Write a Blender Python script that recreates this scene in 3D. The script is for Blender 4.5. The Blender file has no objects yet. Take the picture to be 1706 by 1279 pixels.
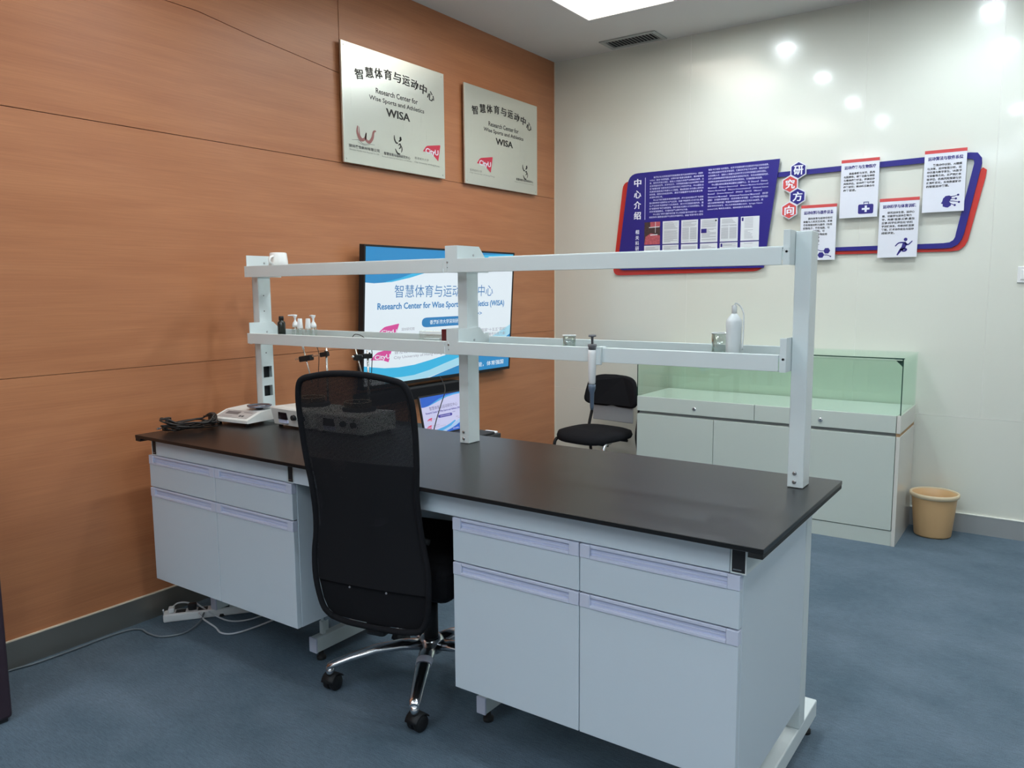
import bpy, bmesh, math, random
from mathutils import Vector, Matrix
random.seed(4)
SC = bpy.context.scene
COL = SC.collection

# ------------------------------------------------------------------ camera
cam_d = bpy.data.cameras.new('camera')
cam = bpy.data.objects.new('camera', cam_d)
COL.objects.link(cam)
YAW, PITCH, ROLL = 0.611, -0.12, -0.007
fw = Vector((-math.sin(YAW)*math.cos(PITCH), math.cos(YAW)*math.cos(PITCH), math.sin(PITCH)))
rt = fw.cross(Vector((0, 0, 1))).normalized()
up = rt.cross(fw)
c_, s_ = math.cos(ROLL), math.sin(ROLL)
R_ = c_*rt + s_*up
U_ = -s_*rt + c_*up
cam.matrix_world = Matrix(((R_.x, U_.x, -fw.x, 3.197), (R_.y, U_.y, -fw.y, -1.681), (R_.z, U_.z, -fw.z, 1.421), (0, 0, 0, 1)))
cam_d.sensor_fit = 'HORIZONTAL'
cam_d.sensor_width = 36.0
cam_d.lens = 36.0*1309.218/1706.0
cam_d.clip_start = 0.05
SC.camera = cam

# ------------------------------------------------------------------ world, exposure, light strengths
w = bpy.data.worlds.new('world')
SC.world = w
w.use_nodes = True
w.node_tree.nodes['Background'].inputs[0].default_value = (0.8, 0.9, 1.0, 1)
w.node_tree.nodes['Background'].inputs[1].default_value = 0.3
SC.cycles.transparent_max_bounces = 24
SC.view_settings.view_transform = 'Standard'
SC.view_settings.look = 'None'
SC.view_settings.exposure = -0.10
SC.view_settings.gamma = 1.0
SC.view_settings.use_curve_mapping = False
PANEL_EMIT = 5.6          # ceiling light panels
PANEL_COL = (1.0, 0.93, 0.82)
SPOT_W = 17.0             # each downlight
SPOT_COL = (0.78, 0.90, 1.0)
LENS_EMIT = 340.0
COOL_EMIT = 14.2         # unseen panels behind the viewer, added as cool fill for the bench front

# ------------------------------------------------------------------ materials
def new_mat(name):
    m = bpy.data.materials.new(name)
    m.use_nodes = True
    return m, m.node_tree.nodes, m.node_tree.links, m.node_tree.nodes['Principled BSDF']

def plain(name, col, rough=0.5, metal=0.0, spec=0.5, noise=0.0, scale=20, bump=0.0, bscale=200, coat=0.0, trans=0.0, alpha=1.0):
    m, n, l, b = new_mat(name)
    b.inputs['Base Color'].default_value = (*col, 1)
    b.inputs['Roughness'].default_value = rough
    b.inputs['Metallic'].default_value = metal
    b.inputs['Specular IOR Level'].default_value = spec
    b.inputs['Coat Weight'].default_value = coat
    b.inputs['Transmission Weight'].default_value = trans
    tc = n.new('ShaderNodeTexCoord')
    if noise > 0:
        t = n.new('ShaderNodeTexNoise'); t.inputs['Scale'].default_value = scale; t.inputs['Detail'].default_value = 4
        mx = n.new('ShaderNodeMix'); mx.data_type = 'RGBA'
        mx.inputs['A'].default_value = (*[c*(1-noise) for c in col], 1)
        mx.inputs['B'].default_value = (*[min(1, c*(1+noise)) for c in col], 1)
        l.new(tc.outputs['Object'], t.inputs['Vector']); l.new(t.outputs['Fac'], mx.inputs['Factor'])
        l.new(mx.outputs['Result'], b.inputs['Base Color'])
    if bump > 0:
        t = n.new('ShaderNodeTexNoise'); t.inputs['Scale'].default_value = bscale; t.inputs['Detail'].default_value = 2
        bp = n.new('ShaderNodeBump'); bp.inputs['Strength'].default_value = bump; bp.inputs['Distance'].default_value = 0.001
        l.new(tc.outputs['Object'], t.inputs['Vector']); l.new(t.outputs['Fac'], bp.inputs['Height'])
        l.new(bp.outputs['Normal'], b.inputs['Normal'])
    return m

def emissive(name, col, s):
    m, n, l, b = new_mat(name)
    b.inputs['Base Color'].default_value = (*[c*0.2 for c in col], 1)
    b.inputs['Roughness'].default_value = 0.35
    b.inputs['Emission Color'].default_value = (*col, 1)
    b.inputs['Emission Strength'].default_value = s
    return m

def wood_mat():
    m, n, l, b = new_mat('wood veneer')
    tc = n.new('ShaderNodeTexCoord')
    mp = n.new('ShaderNodeMapping'); mp.inputs['Scale'].default_value = (1.0, 0.7, 9.0)
    l.new(tc.outputs['Object'], mp.inputs['Vector'])
    n1 = n.new('ShaderNodeTexNoise'); n1.inputs['Scale'].default_value = 1.6; n1.inputs['Detail'].default_value = 5; n1.inputs['Distortion'].default_value = 0.6
    l.new(mp.outputs['Vector'], n1.inputs['Vector'])
    mp2 = n.new('ShaderNodeMapping'); mp2.inputs['Scale'].default_value = (1.0, 2.2, 90.0)
    l.new(tc.outputs['Object'], mp2.inputs['Vector'])
    n2 = n.new('ShaderNodeTexNoise'); n2.inputs['Scale'].default_value = 2.0; n2.inputs['Detail'].default_value = 3
    l.new(mp2.outputs['Vector'], n2.inputs['Vector'])
    r1 = n.new('ShaderNodeValToRGB')
    r1.color_ramp.elements[0].position = 0.32; r1.color_ramp.elements[0].color = (0.45, 0.172, 0.074, 1)
    r1.color_ramp.elements[1].position = 0.68; r1.color_ramp.elements[1].color = (0.53, 0.216, 0.096, 1)
    l.new(n1.outputs['Fac'], r1.inputs['Fac'])
    r2 = n.new('ShaderNodeValToRGB')
    r2.color_ramp.elements[0].position = 0.3; r2.color_ramp.elements[0].color = (0.92, 0.91, 0.90, 1)
    r2.color_ramp.elements[1].position = 0.7; r2.color_ramp.elements[1].color = (1.03, 1.03, 1.03, 1)
    l.new(n2.outputs['Fac'], r2.inputs['Fac'])
    mx = n.new('ShaderNodeMix'); mx.data_type = 'RGBA'; mx.blend_type = 'MULTIPLY'; mx.inputs['Factor'].default_value = 1.0
    l.new(r1.outputs['Color'], mx.inputs['A']); l.new(r2.outputs['Color'], mx.inputs['B'])
    l.new(mx.outputs['Result'], b.inputs['Base Color'])
    b.inputs['Roughness'].default_value = 0.36
    b.inputs['Specular IOR Level'].default_value = 0.55
    # the veneer bulges slightly: long shallow waves
    n3 = n.new('ShaderNodeTexNoise'); n3.inputs['Scale'].default_value = 1.3; n3.inputs['Detail'].default_value = 1
    l.new(tc.outputs['Object'], n3.inputs['Vector'])
    bp = n.new('ShaderNodeBump'); bp.inputs['Strength'].default_value = 0.5; bp.inputs['Distance'].default_value = 0.05
    l.new(n3.outputs['Fac'], bp.inputs['Height']); l.new(bp.outputs['Normal'], b.inputs['Normal'])
    return m

def carpet_mat():
    m, n, l, b = new_mat('blue carpet')
    tc = n.new('ShaderNodeTexCoord')
    a = n.new('ShaderNodeTexNoise'); a.inputs['Scale'].default_value = 2.3; a.inputs['Detail'].default_value = 5; a.inputs['Roughness'].default_value = 0.6
    mpc = n.new('ShaderNodeMapping'); mpc.inputs['Rotation'].default_value = (0, 0, 0.5); mpc.inputs['Scale'].default_value = (0.9, 1.2, 1)
    l.new(tc.outputs['Object'], mpc.inputs['Vector']); l.new(mpc.outputs['Vector'], a.inputs['Vector'])
    f = n.new('ShaderNodeTexNoise'); f.inputs['Scale'].default_value = 260; f.inputs['Detail'].default_value = 2
    l.new(tc.outputs['Object'], f.inputs['Vector'])
    mp = n.new('ShaderNodeMapping'); mp.inputs['Scale'].default_value = (30, 220, 1); mp.inputs['Rotation'].default_value = (0, 0, 0.25)
    l.new(tc.outputs['Object'], mp.inputs['Vector'])
    st = n.new('ShaderNodeTexNoise'); st.inputs['Scale'].default_value = 1.0; st.inputs['Detail'].default_value = 3
    l.new(mp.outputs['Vector'], st.inputs['Vector'])
    r = n.new('ShaderNodeValToRGB')
    r.color_ramp.elements[0].position = 0.34; r.color_ramp.elements[0].color = (0.090, 0.132, 0.168, 1)
    r.color_ramp.elements[1].position = 0.68; r.color_ramp.elements[1].color = (0.136, 0.182, 0.228, 1)
    l.new(a.outputs['Fac'], r.inputs['Fac'])
    add = n.new('ShaderNodeMath'); add.operation = 'ADD'
    l.new(f.outputs['Fac'], add.inputs[0]); l.new(st.outputs['Fac'], add.inputs[1])
    r2 = n.new('ShaderNodeMapRange'); r2.inputs['From Min'].default_value = 0.6; r2.inputs['From Max'].default_value = 1.4
    r2.inputs['To Min'].default_value = 0.72; r2.inputs['To Max'].default_value = 1.28
    l.new(add.outputs['Value'], r2.inputs['Value'])
    cc = n.new('ShaderNodeCombineColor')
    for i in range(3): l.new(r2.outputs['Result'], cc.inputs[i])
    mx = n.new('ShaderNodeMix'); mx.data_type = 'RGBA'; mx.blend_type = 'MULTIPLY'; mx.inputs['Factor'].default_value = 1.0
    l.new(r.outputs['Color'], mx.inputs['A']); l.new(cc.outputs['Color'], mx.inputs['B'])
    l.new(mx.outputs['Result'], b.inputs['Base Color'])
    b.inputs['Roughness'].default_value = 0.95; b.inputs['Specular IOR Level'].default_value = 0.15
    bp = n.new('ShaderNodeBump'); bp.inputs['Strength'].default_value = 0.6; bp.inputs['Distance'].default_value = 0.004
    l.new(add.outputs['Value'], bp.inputs['Height']); l.new(bp.outputs['Normal'], b.inputs['Normal'])
    return m

def brushed_mat():
    m, n, l, b = new_mat('brushed steel plaque')
    tc = n.new('ShaderNodeTexCoord')
    mp = n.new('ShaderNodeMapping'); mp.inputs['Scale'].default_value = (1, 500, 2)
    l.new(tc.outputs['Object'], mp.inputs['Vector'])
    a = n.new('ShaderNodeTexNoise'); a.inputs['Scale'].default_value = 1.0; a.inputs['Detail'].default_value = 3
    l.new(mp.outputs['Vector'], a.inputs['Vector'])
    mr = n.new('ShaderNodeMapRange'); mr.inputs['To Min'].default_value = 0.24; mr.inputs['To Max'].default_value = 0.36
    l.new(a.outputs['Fac'], mr.inputs['Value']); l.new(mr.outputs['Result'], b.inputs['Roughness'])
    b.inputs['Base Color'].default_value = (0.70, 0.71, 0.64, 1)
    b.inputs['Metallic'].default_value = 0.75
    b.inputs['Anisotropic'].default_value = 0.6
    return m

def mesh_fabric_mat():
    m, n, l, b = new_mat('black mesh fabric')
    b.inputs['Base Color'].default_value = (0.010, 0.010, 0.012, 1)
    b.inputs['Roughness'].default_value = 0.75
    b.inputs['Specular IOR Level'].default_value = 0.25
    tc = n.new('ShaderNodeTexCoord')
    mp = n.new('ShaderNodeMapping'); mp.inputs['Rotation'].default_value = (0, math.radians(45), 0); mp.inputs['Scale'].default_value = (330, 0.001, 330)
    l.new(tc.outputs['Object'], mp.inputs['Vector'])
    v = n.new('ShaderNodeTexVoronoi'); v.inputs['Scale'].default_value = 1.0; v.inputs['Randomness'].default_value = 0.0
    l.new(mp.outputs['Vector'], v.inputs['Vector'])
    lt = n.new('ShaderNodeMath'); lt.operation = 'LESS_THAN'; lt.inputs[1].default_value = 0.14
    l.new(v.outputs['Distance'], lt.inputs[0])
    inv = n.new('ShaderNodeMath'); inv.operation = 'SUBTRACT'; inv.inputs[0].default_value = 1.0
    l.new(lt.outputs['Value'], inv.inputs[1])
    l.new(inv.outputs['Value'], b.inputs['Alpha'])
    return m

def pane_mat(name, tint, gloss=0.10, rough=0.02):
    m, n, l, b = new_mat(name)
    out = n['Material Output']
    n.remove(b)
    tr = n.new('ShaderNodeBsdfTransparent'); tr.inputs['Color'].default_value = (*tint, 1)
    gl = n.new('ShaderNodeBsdfGlossy'); gl.inputs['Color'].default_value = (0.9, 1, 0.95, 1); gl.inputs['Roughness'].default_value = rough
    lw = n.new('ShaderNodeLayerWeight'); lw.inputs['Blend'].default_value = 0.5
    pw = n.new('ShaderNodeMath'); pw.operation = 'POWER'; pw.inputs[1].default_value = 4.0
    l.new(lw.outputs['Facing'], pw.inputs[0])
    fr = n.new('ShaderNodeMath'); fr.operation = 'MULTIPLY_ADD'; fr.inputs[1].default_value = 0.6; fr.inputs[2].default_value = 0.04
    l.new(pw.outputs['Value'], fr.inputs[0])
    nz = n.new('ShaderNodeTexNoise'); nz.inputs['Scale'].default_value = 3
    mul = n.new('ShaderNodeMath'); mul.operation = 'MULTIPLY'
    mr = n.new('ShaderNodeMapRange'); mr.inputs['To Min'].default_value = gloss*8; mr.inputs['To Max'].default_value = gloss*12
    l.new(nz.outputs['Fac'], mr.inputs['Value'])
    l.new(fr.outputs['Value'], mul.inputs[0]); l.new(mr.outputs['Result'], mul.inputs[1])
    mul.use_clamp = True
    mx = n.new('ShaderNodeMixShader')
    l.new(mul.outputs['Value'], mx.inputs['Fac']); l.new(tr.outputs['BSDF'], mx.inputs[1]); l.new(gl.outputs['BSDF'], mx.inputs[2])
    l.new(mx.outputs['Shader'], out.inputs['Surface'])
    return m

M = {}
M['wood'] = wood_mat()
M['carpet'] = carpet_mat()
M['brushed'] = brushed_mat()
M['meshfab'] = mesh_fabric_mat()
M['laminate'] = plain('glossy white wall laminate', (0.75, 0.755, 0.67), rough=0.24, spec=0.5, noise=0.015, scale=1.2, coat=0.7)
M['laminate'].node_tree.nodes['Principled BSDF'].inputs['Coat Roughness'].default_value = 0.09
M['ceiling'] = plain('ceiling paint', (0.78, 0.76, 0.73), rough=0.9, noise=0.02, scale=3)
M['wallfar'] = plain('off white wall paint', (0.60, 0.60, 0.58), rough=0.8, noise=0.02, scale=2)
M['seam'] = plain('dark wood seam', (0.16, 0.07, 0.03), rough=0.8, noise=0.1)
M['seamw'] = plain('pale wall joint', (0.85, 0.84, 0.78), rough=0.5, noise=0.02)
M['steel'] = plain('satin steel skirting', (0.33, 0.32, 0.29), rough=0.38, metal=0.8, noise=0.06, scale=6)
M['greyskirt'] = plain('grey skirting', (0.40, 0.41, 0.41), rough=0.45, metal=0.35, noise=0.05, scale=4)
M['creamtrim'] = plain('cream trim', (0.75, 0.66, 0.52), rough=0.5, noise=0.03)
M['top'] = plain('black phenolic worktop', (0.0085, 0.0085, 0.009), rough=0.30, spec=0.42, noise=0.15, scale=8, bump=0.15, bscale=500)
M['topedge'] = plain('black worktop edge', (0.008, 0.009, 0.009), rough=0.55, noise=0.2)
M['white'] = plain('white lab laminate', (0.66, 0.735, 0.79), rough=0.42, noise=0.015, scale=3)
M['powder'] = plain('white powder coated steel', (0.71, 0.77, 0.765), rough=0.36, spec=0.5, noise=0.02, scale=9)
M['lav'] = plain('lavender white plastic', (0.66, 0.69, 0.82), rough=0.35, noise=0.02)
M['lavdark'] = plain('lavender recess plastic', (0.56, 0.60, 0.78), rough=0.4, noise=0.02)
M['dark'] = plain('dark cavity', (0.015, 0.017, 0.02), rough=0.6, noise=0.1)  # dark parts; also paints the shade inside openings and gaps
M['black'] = plain('black plastic', (0.009, 0.009, 0.010), rough=0.6, noise=0.1)
M['blackfab'] = plain('black fabric', (0.010, 0.010, 0.012), rough=0.9, spec=0.2, noise=0.2, scale=150, bump=0.4, bscale=900)
M['rubber'] = plain('black rubber', (0.015, 0.015, 0.015), rough=0.7, noise=0.1)
M['chrome'] = plain('chrome', (0.80, 0.80, 0.82), rough=0.20, metal=1.0, noise=0.02)
M['screw'] = plain('steel screw', (0.55, 0.55, 0.56), rough=0.3, metal=1.0, noise=0.05)
M['rod'] = plain('steel rod', (0.75, 0.74, 0.70), rough=0.25, metal=0.9, noise=0.05)
M['cabinet'] = plain('white melamine', (0.62, 0.68, 0.62), rough=0.28, noise=0.015, scale=3)
M['cabside'] = plain('cream melamine', (0.72, 0.70, 0.64), rough=0.18, noise=0.015, scale=3)
M['gapedge'] = plain('raw board edge', (0.45, 0.28, 0.14), rough=0.7, noise=0.1)
M['glass'] = pane_mat('green tinted glass', (0.932, 0.975, 0.948))
M['glassclear'] = pane_mat('shelf glass', (0.955, 0.975, 0.965), gloss=0.10)
M['clearplastic'] = pane_mat('clear plastic', (0.93, 0.945, 0.94), gloss=0.34, rough=0.06)
M['glassedge'] = plain('dark green glass edge', (0.01, 0.05, 0.035), rough=0.15, noise=0.1)
M['pp'] = plain('translucent polythene', (0.88, 0.91, 0.91), rough=0.35, trans=0.12, noise=0.02)
M['ppwhite'] = plain('white plastic', (0.85, 0.85, 0.84), rough=0.35, noise=0.02)
M['ceramic'] = plain('white glazed ceramic', (0.86, 0.85, 0.82), rough=0.12, noise=0.01)
M['brownglass'] = plain('black brown bottle glass', (0.015, 0.018, 0.014), rough=0.15, noise=0.1)
M['darkred'] = plain('dark red plastic', (0.11, 0.012, 0.016), rough=0.35, noise=0.1)
M['instr'] = plain('white instrument shell', (0.80, 0.80, 0.76), rough=0.35, noise=0.02)
M['instrpanel'] = plain('warm grey keypad film', (0.46, 0.42, 0.40), rough=0.4, noise=0.03)
M['greytext'] = plain('grey print', (0.20, 0.18, 0.18), rough=0.6, noise=0.05)
M['lcd'] = plain('dark lcd', (0.16, 0.15, 0.15), rough=0.2, noise=0.05)
M['display'] = plain('black display window', (0.012, 0.006, 0.010), rough=0.15, noise=0.1)
M['pan'] = plain('dark steel pan', (0.30, 0.32, 0.40), rough=0.2, metal=0.9, noise=0.05)
M['amber'] = pane_mat('amber glass', (0.80, 0.72, 0.55), gloss=0.12)
M['tan'] = plain('tan plastic', (0.68, 0.43, 0.21), rough=0.42, noise=0.03, scale=6)
M['tanrim'] = plain('pale tan plastic rim', (0.74, 0.60, 0.40), rough=0.4, noise=0.03)
M['cablew'] = plain('white cable', (0.62, 0.64, 0.66), rough=0.5, noise=0.03)
M['cableg'] = plain('grey cable', (0.17, 0.20, 0.22), rough=0.5, noise=0.05)
M['darkcord'] = plain('black brown cord', (0.02, 0.016, 0.014), rough=0.45, noise=0.1)
M['leather'] = plain('dark plum board', (0.035, 0.020, 0.030), rough=0.45, noise=0.1)
M['ink'] = plain('black ink', (0.018, 0.018, 0.016), rough=0.5, noise=0.02)
M['inkgrey'] = plain('grey ink', (0.05, 0.05, 0.05), rough=0.5, noise=0.02)
M['inkfaint'] = plain('faint grey ink', (0.24, 0.24, 0.22), rough=0.5, noise=0.02)
M['signblue'] = plain('royal blue acrylic', (0.022, 0.018, 0.22), rough=0.3, noise=0.03)
M['signred'] = plain('red acrylic', (0.62, 0.035, 0.025), rough=0.3, noise=0.03)
M['coral'] = plain('coral red print', (0.66, 0.075, 0.075), rough=0.4, noise=0.02)
M['signwhite'] = plain('white acrylic', (0.78, 0.79, 0.86), rough=0.3, noise=0.01)
M['whiteink'] = plain('white ink', (0.85, 0.86, 0.95), rough=0.5, noise=0.01)
M['paleink'] = plain('pale lavender ink', (0.62, 0.62, 0.90), rough=0.5, noise=0.01)
M['iconblue'] = plain('indigo print', (0.028, 0.02, 0.21), rough=0.4, noise=0.02)
M['logored'] = plain('crimson print', (0.62, 0.03, 0.07), rough=0.4, noise=0.02)
M['logobrown'] = plain('brown rose print', (0.33, 0.13, 0.12), rough=0.4, noise=0.04)
M['paper'] = plain('white paper', (0.76, 0.78, 0.80), rough=0.6, noise=0.01)
M['paperline'] = plain('grey printed lines', (0.46, 0.47, 0.50), rough=0.6, noise=0.01)
M['mauve'] = plain('rose print', (0.50, 0.10, 0.12), rough=0.6, noise=0.5, scale=90)
M['umber'] = plain('umber print', (0.06, 0.03, 0.03), rough=0.6, noise=0.5, scale=60)
M['greyplastic'] = plain('grey plastic', (0.16, 0.16, 0.17), rough=0.5, noise=0.04)
M['greyback'] = plain('light grey plastic', (0.36, 0.37, 0.38), rough=0.5, noise=0.04)
M['pipblue'] = plain('slate blue plastic', (0.10, 0.14, 0.20), rough=0.4, noise=0.04)
M['panelemit'] = emissive('light panel diffuser', PANEL_COL, PANEL_EMIT)
M['coolemit'] = emissive('added cool fill diffuser', (0.76, 0.89, 1.0), COOL_EMIT)
M['lensemit'] = emissive('downlight lens', (0.85, 0.95, 1.0), LENS_EMIT)
M['vent'] = plain('vent metal', (0.46, 0.48, 0.46), rough=0.5, noise=0.04)
M['desk'] = plain('dark desk top', (0.03, 0.028, 0.028), rough=0.4, noise=0.1)

# ------------------------------------------------------------------ mesh builder
ORIGIN = {}
class B:
    def __init__(s): s.bm = bmesh.new(); s.mats = []; s.mi = 0
    def mat(s, m):
        if m not in s.mats: s.mats.append(m)
        s.mi = s.mats.index(m); return s
    def _merge(s, t, mtx=None, smooth=False):
        vm = {}
        for v in t.verts:
            vm[v] = s.bm.verts.new(mtx @ v.co if mtx else v.co)
        for f in t.faces:
            try:
                nf = s.bm.faces.new([vm[v] for v in f.verts]); nf.smooth = smooth or f.smooth; nf.material_index = s.mi
            except ValueError: pass
        t.free(); return s
    def box(s, a, b, bev=0.0, seg=1, mtx=None):
        t = bmesh.new(); bmesh.ops.create_cube(t, size=1.0)
        for v in t.verts:
            v.co = Vector([(a[i]+b[i])/2 + v.co[i]*(b[i]-a[i]) for i in range(3)])
        if bev > 0:
            bmesh.ops.bevel(t, geom=t.edges[:], offset=bev, segments=seg, profile=0.5, affect='EDGES')
        return s._merge(t, mtx)
    def ring(s, pts_list, cap=True, smooth=True, closed=True):
        rs = [[s.bm.verts.new(p) for p in ring] for ring in pts_list]
        n = len(rs[0])
        for i in range(len(rs)-1):
            for j in range(n if closed else n-1):
                k = (j+1) % n
                f = s.bm.faces.new((rs[i][j], rs[i][k], rs[i+1][k], rs[i+1][j])); f.smooth = smooth; f.material_index = s.mi
        if cap and closed:
            for r, rev in ((rs[0], True), (rs[-1], False)):
                f = s.bm.faces.new(r[::-1] if rev else r); f.material_index = s.mi
        return s
    def tube(s, pts, r, n=8, cap=True):
        pts = [Vector(p) for p in pts]
        rr = r if isinstance(r, (list, tuple)) else [r]*len(pts)
        rings = []; prev = None
        for i, p in enumerate(pts):
            d = (pts[min(i+1, len(pts)-1)] - pts[max(i-1, 0)]).normalized()
            if prev is None:
                a = Vector((0, 0, 1)) if abs(d.z) < 0.9 else Vector((1, 0, 0))
                u = d.cross(a).normalized()
            else:
                u = (prev - d*prev.dot(d)).normalized()
            prev = u; v = d.cross(u)
            rings.append([p + rr[i]*(math.cos(t)*u + math.sin(t)*v) for t in [2*math.pi*k/n for k in range(n)]])
        return s.ring(rings, cap)
    def lathe(s, c, prof, n=24, cap=True, axis='z'):
        rings = []
        for r, h in prof:
            ring = []
            for k in range(n):
                t = 2*math.pi*k/n
                if axis == 'z': ring.append(Vector((c[0]+r*math.cos(t), c[1]+r*math.sin(t), c[2]+h)))
                elif axis == 'x': ring.append(Vector((c[0]+h, c[1]+r*math.cos(t), c[2]+r*math.sin(t))))
                else: ring.append(Vector((c[0]+r*math.sin(t), c[1]+h, c[2]+r*math.cos(t))))
            rings.append(ring)
        return s.ring(rings, cap)
    def prism(s, pts, off, smooth=False):
        """polygon pts (3-D, planar) pushed along off"""
        off = Vector(off); a = [s.bm.verts.new(p) for p in pts]; b = [s.bm.verts.new(Vector(p)+off) for p in pts]
        n = len(a); fs = [s.bm.faces.new(a[::-1]), s.bm.faces.new(b)]
        for i in range(n): fs.append(s.bm.faces.new((a[i], a[(i+1) % n], b[(i+1) % n], b[i])))
        for f in fs: f.material_index = s.mi
        return s
    def poly(s, pts):
        f = s.bm.faces.new([s.bm.verts.new(p) for p in pts]); f.material_index = s.mi; return s
    def tri(s, verts, faces, fn):
        vs = [s.bm.verts.new(fn(v)) for v in verts]
        for f in faces:
            try:
                nf = s.bm.faces.new([vs[i] for i in f]); nf.material_index = s.mi
            except ValueError: pass
        return s
    def build(s, name, mat=None, parent=None, local=False, subd=0, normals=True):
        if normals: bmesh.ops.recalc_face_normals(s.bm, faces=s.bm.faces[:])
        me = bpy.data.meshes.new(name)
        if not local:
            o3 = ORIGIN.get(parent.name, Vector()) if parent else Vector()
            if o3.length > 0: bmesh.ops.translate(s.bm, verts=s.bm.verts[:], vec=-o3)
        s.bm.to_mesh(me); s.bm.free()
        for m in (s.mats or [mat]): me.materials.append(M[m] if isinstance(m, str) else m)
        o = bpy.data.objects.new(name, me); COL.objects.link(o)
        if parent:
            o.parent = parent
            ORIGIN[o.name] = ORIGIN.get(parent.name, Vector())
        if subd:
            md = o.modifiers.new('subdivision', 'SUBSURF'); md.levels = subd; md.render_levels = subd
        return o

def thing(name, label, cat, loc=(0, 0, 0), group=None, rz=0.0):
    o = bpy.data.objects.new(name, None); COL.objects.link(o)
    o.location = loc; o.rotation_euler = (0, 0, rz); o.empty_display_size = 0.05
    o['label'] = label; o['category'] = cat
    if group: o['group'] = group
    ORIGIN[o.name] = Vector(loc)
    return o
def tag(o, label, cat, group=None):
    o['label'] = label; o['category'] = cat
    if group: o['group'] = group
    return o
def struct(o): o['kind'] = 'structure'; return o
def copy_tree(o, parent=None):
    c = o.copy(); COL.objects.link(c)
    if parent: c.parent = parent
    for ch in list(o.children): copy_tree(ch, c)
    return c
def smooth_path(pts, sub=6):
    P = [Vector(p) for p in pts]; out = []
    for i in range(len(P)-1):
        p0 = P[max(i-1, 0)]; p1 = P[i]; p2 = P[i+1]; p3 = P[min(i+2, len(P)-1)]
        for k in range(sub):
            t = k/sub
            out.append(0.5*((2*p1)+(-p0+p2)*t+(2*p0-5*p1+4*p2-p3)*t*t+(-p0+3*p1-3*p2+p3)*t**3))
    out.append(P[-1]); return out

# flat lettering -------------------------------------------------------
def text_geo(s, bold=0.0):
    cu = bpy.data.curves.new('lettering', 'FONT'); cu.body = s; cu.size = 1.0; cu.resolution_u = 2; cu.offset = bold
    cu.fill_mode = 'FRONT'
    ob = bpy.data.objects.new('lettering', cu); COL.objects.link(ob)
    dg = bpy.context.evaluated_depsgraph_get()
    me = bpy.data.meshes.new_from_object(ob.evaluated_get(dg))
    vs = [v.co.copy() for v in me.vertices]; fs = [tuple(p.vertices) for p in me.polygons]
    bpy.data.objects.remove(ob); bpy.data.curves.remove(cu); bpy.data.meshes.remove(me)
    return vs, fs
class Plane:
    """local u (right) / v (up) metres on a surface facing n"""
    def __init__(s, o, u, v, n=None):
        s.o = Vector(o); s.u = Vector(u); s.v = Vector(v); s.n = s.u.cross(s.v).normalized()
    def __call__(s, a, b, h=0.0): return s.o + s.u*a + s.v*b + s.n*h
def put_text(b, pl, s, x0, x1, y0, y1, h=0.0006, bold=0.0, fit=True, rot=0.0, slope=0.0):
    vs, fs = text_geo(s, min(bold, 0.016))
    if not vs: return
    ax = min(v.x for v in vs); bx = max(v.x for v in vs); ay = min(v.y for v in vs); by = max(v.y for v in vs)
    sx = (x1-x0)/max(bx-ax, 1e-6); sy = (y1-y0)/max(by-ay, 1e-6)
    if not fit: sx = sy
    cx, cy = (x0+x1)/2, (y0+y1)/2; c, sn = math.cos(rot), math.sin(rot)
    def fn(v):
        X = x0+(v.x-ax)*sx-cx; Y = y0+(v.y-ay)*sy-cy
        X, Y = c*X-sn*Y, sn*X+c*Y
        return pl(cx+X, cy+Y, h)
    b.tri(vs, fs, fn)
    if bold > 0.02:          # heavier weight: the same glyphs again, a hair to the side
        b.tri([Vector((v.x+bold, v.y, 0)) for v in vs], fs, lambda v: fn(v)+pl.n*0.0001)
def para(b, pl, lines, x0, x1, ytop, pitch, hgt, h=0.0006, bold=0.0, full=None):
    for i, t in enumerate(lines):
        if not t: continue
        lead = len(t)-len(t.lstrip('_')); t = t.lstrip('_')
        n = full or 24
        wch = sum(1.0 if ord(ch) > 255 else 0.55 for ch in t) + lead
        a = x0+(x1-x0)*lead/n; z = x0+(x1-x0)*min(1.0, wch/n)
        put_text(b, pl, t, a, z, ytop-i*pitch-hgt, ytop-i*pitch, h, bold)
def arc_pts(cx, cy, rx, ry, a0, a1, n=12):
    return [(cx+rx*math.cos(a0+(a1-a0)*i/n), cy+ry*math.sin(a0+(a1-a0)*i/n)) for i in range(n+1)]
def pp(b, pl, pts, h=0.0006): b.poly([pl(x, y, h) for x, y in pts])
def disc(b, pl, x, y, r, h=0.0006, n=16): pp(b, pl, arc_pts(x, y, r, r, 0, 2*math.pi, n)[:-1], h)
def stroke(b, pl, pts, w0, h=0.0006, ws=None):
    """a brush stroke through 2-D points"""
    P = smooth_path([(x, y, 0) for x, y in pts], 5); n = len(P)
    L = []; Rr = []
    for i, p in enumerate(P):
        d = (P[min(i+1, n-1)]-P[max(i-1, 0)]).normalized(); q = Vector((-d.y, d.x, 0))
        t = i/(n-1); ww = w0*(0.35+0.65*math.sin(math.pi*min(1, max(0, t))))/2 if ws is None else (ws[0]+(ws[1]-ws[0])*t)/2
        L.append(p+q*ww); Rr.append(p-q*ww)
    for i in range(n-1):
        b.poly([pl(L[i].x, L[i].y, h), pl(Rr[i].x, Rr[i].y, h), pl(Rr[i+1].x, Rr[i+1].y, h), pl(L[i+1].x, L[i+1].y, h)])
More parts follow.
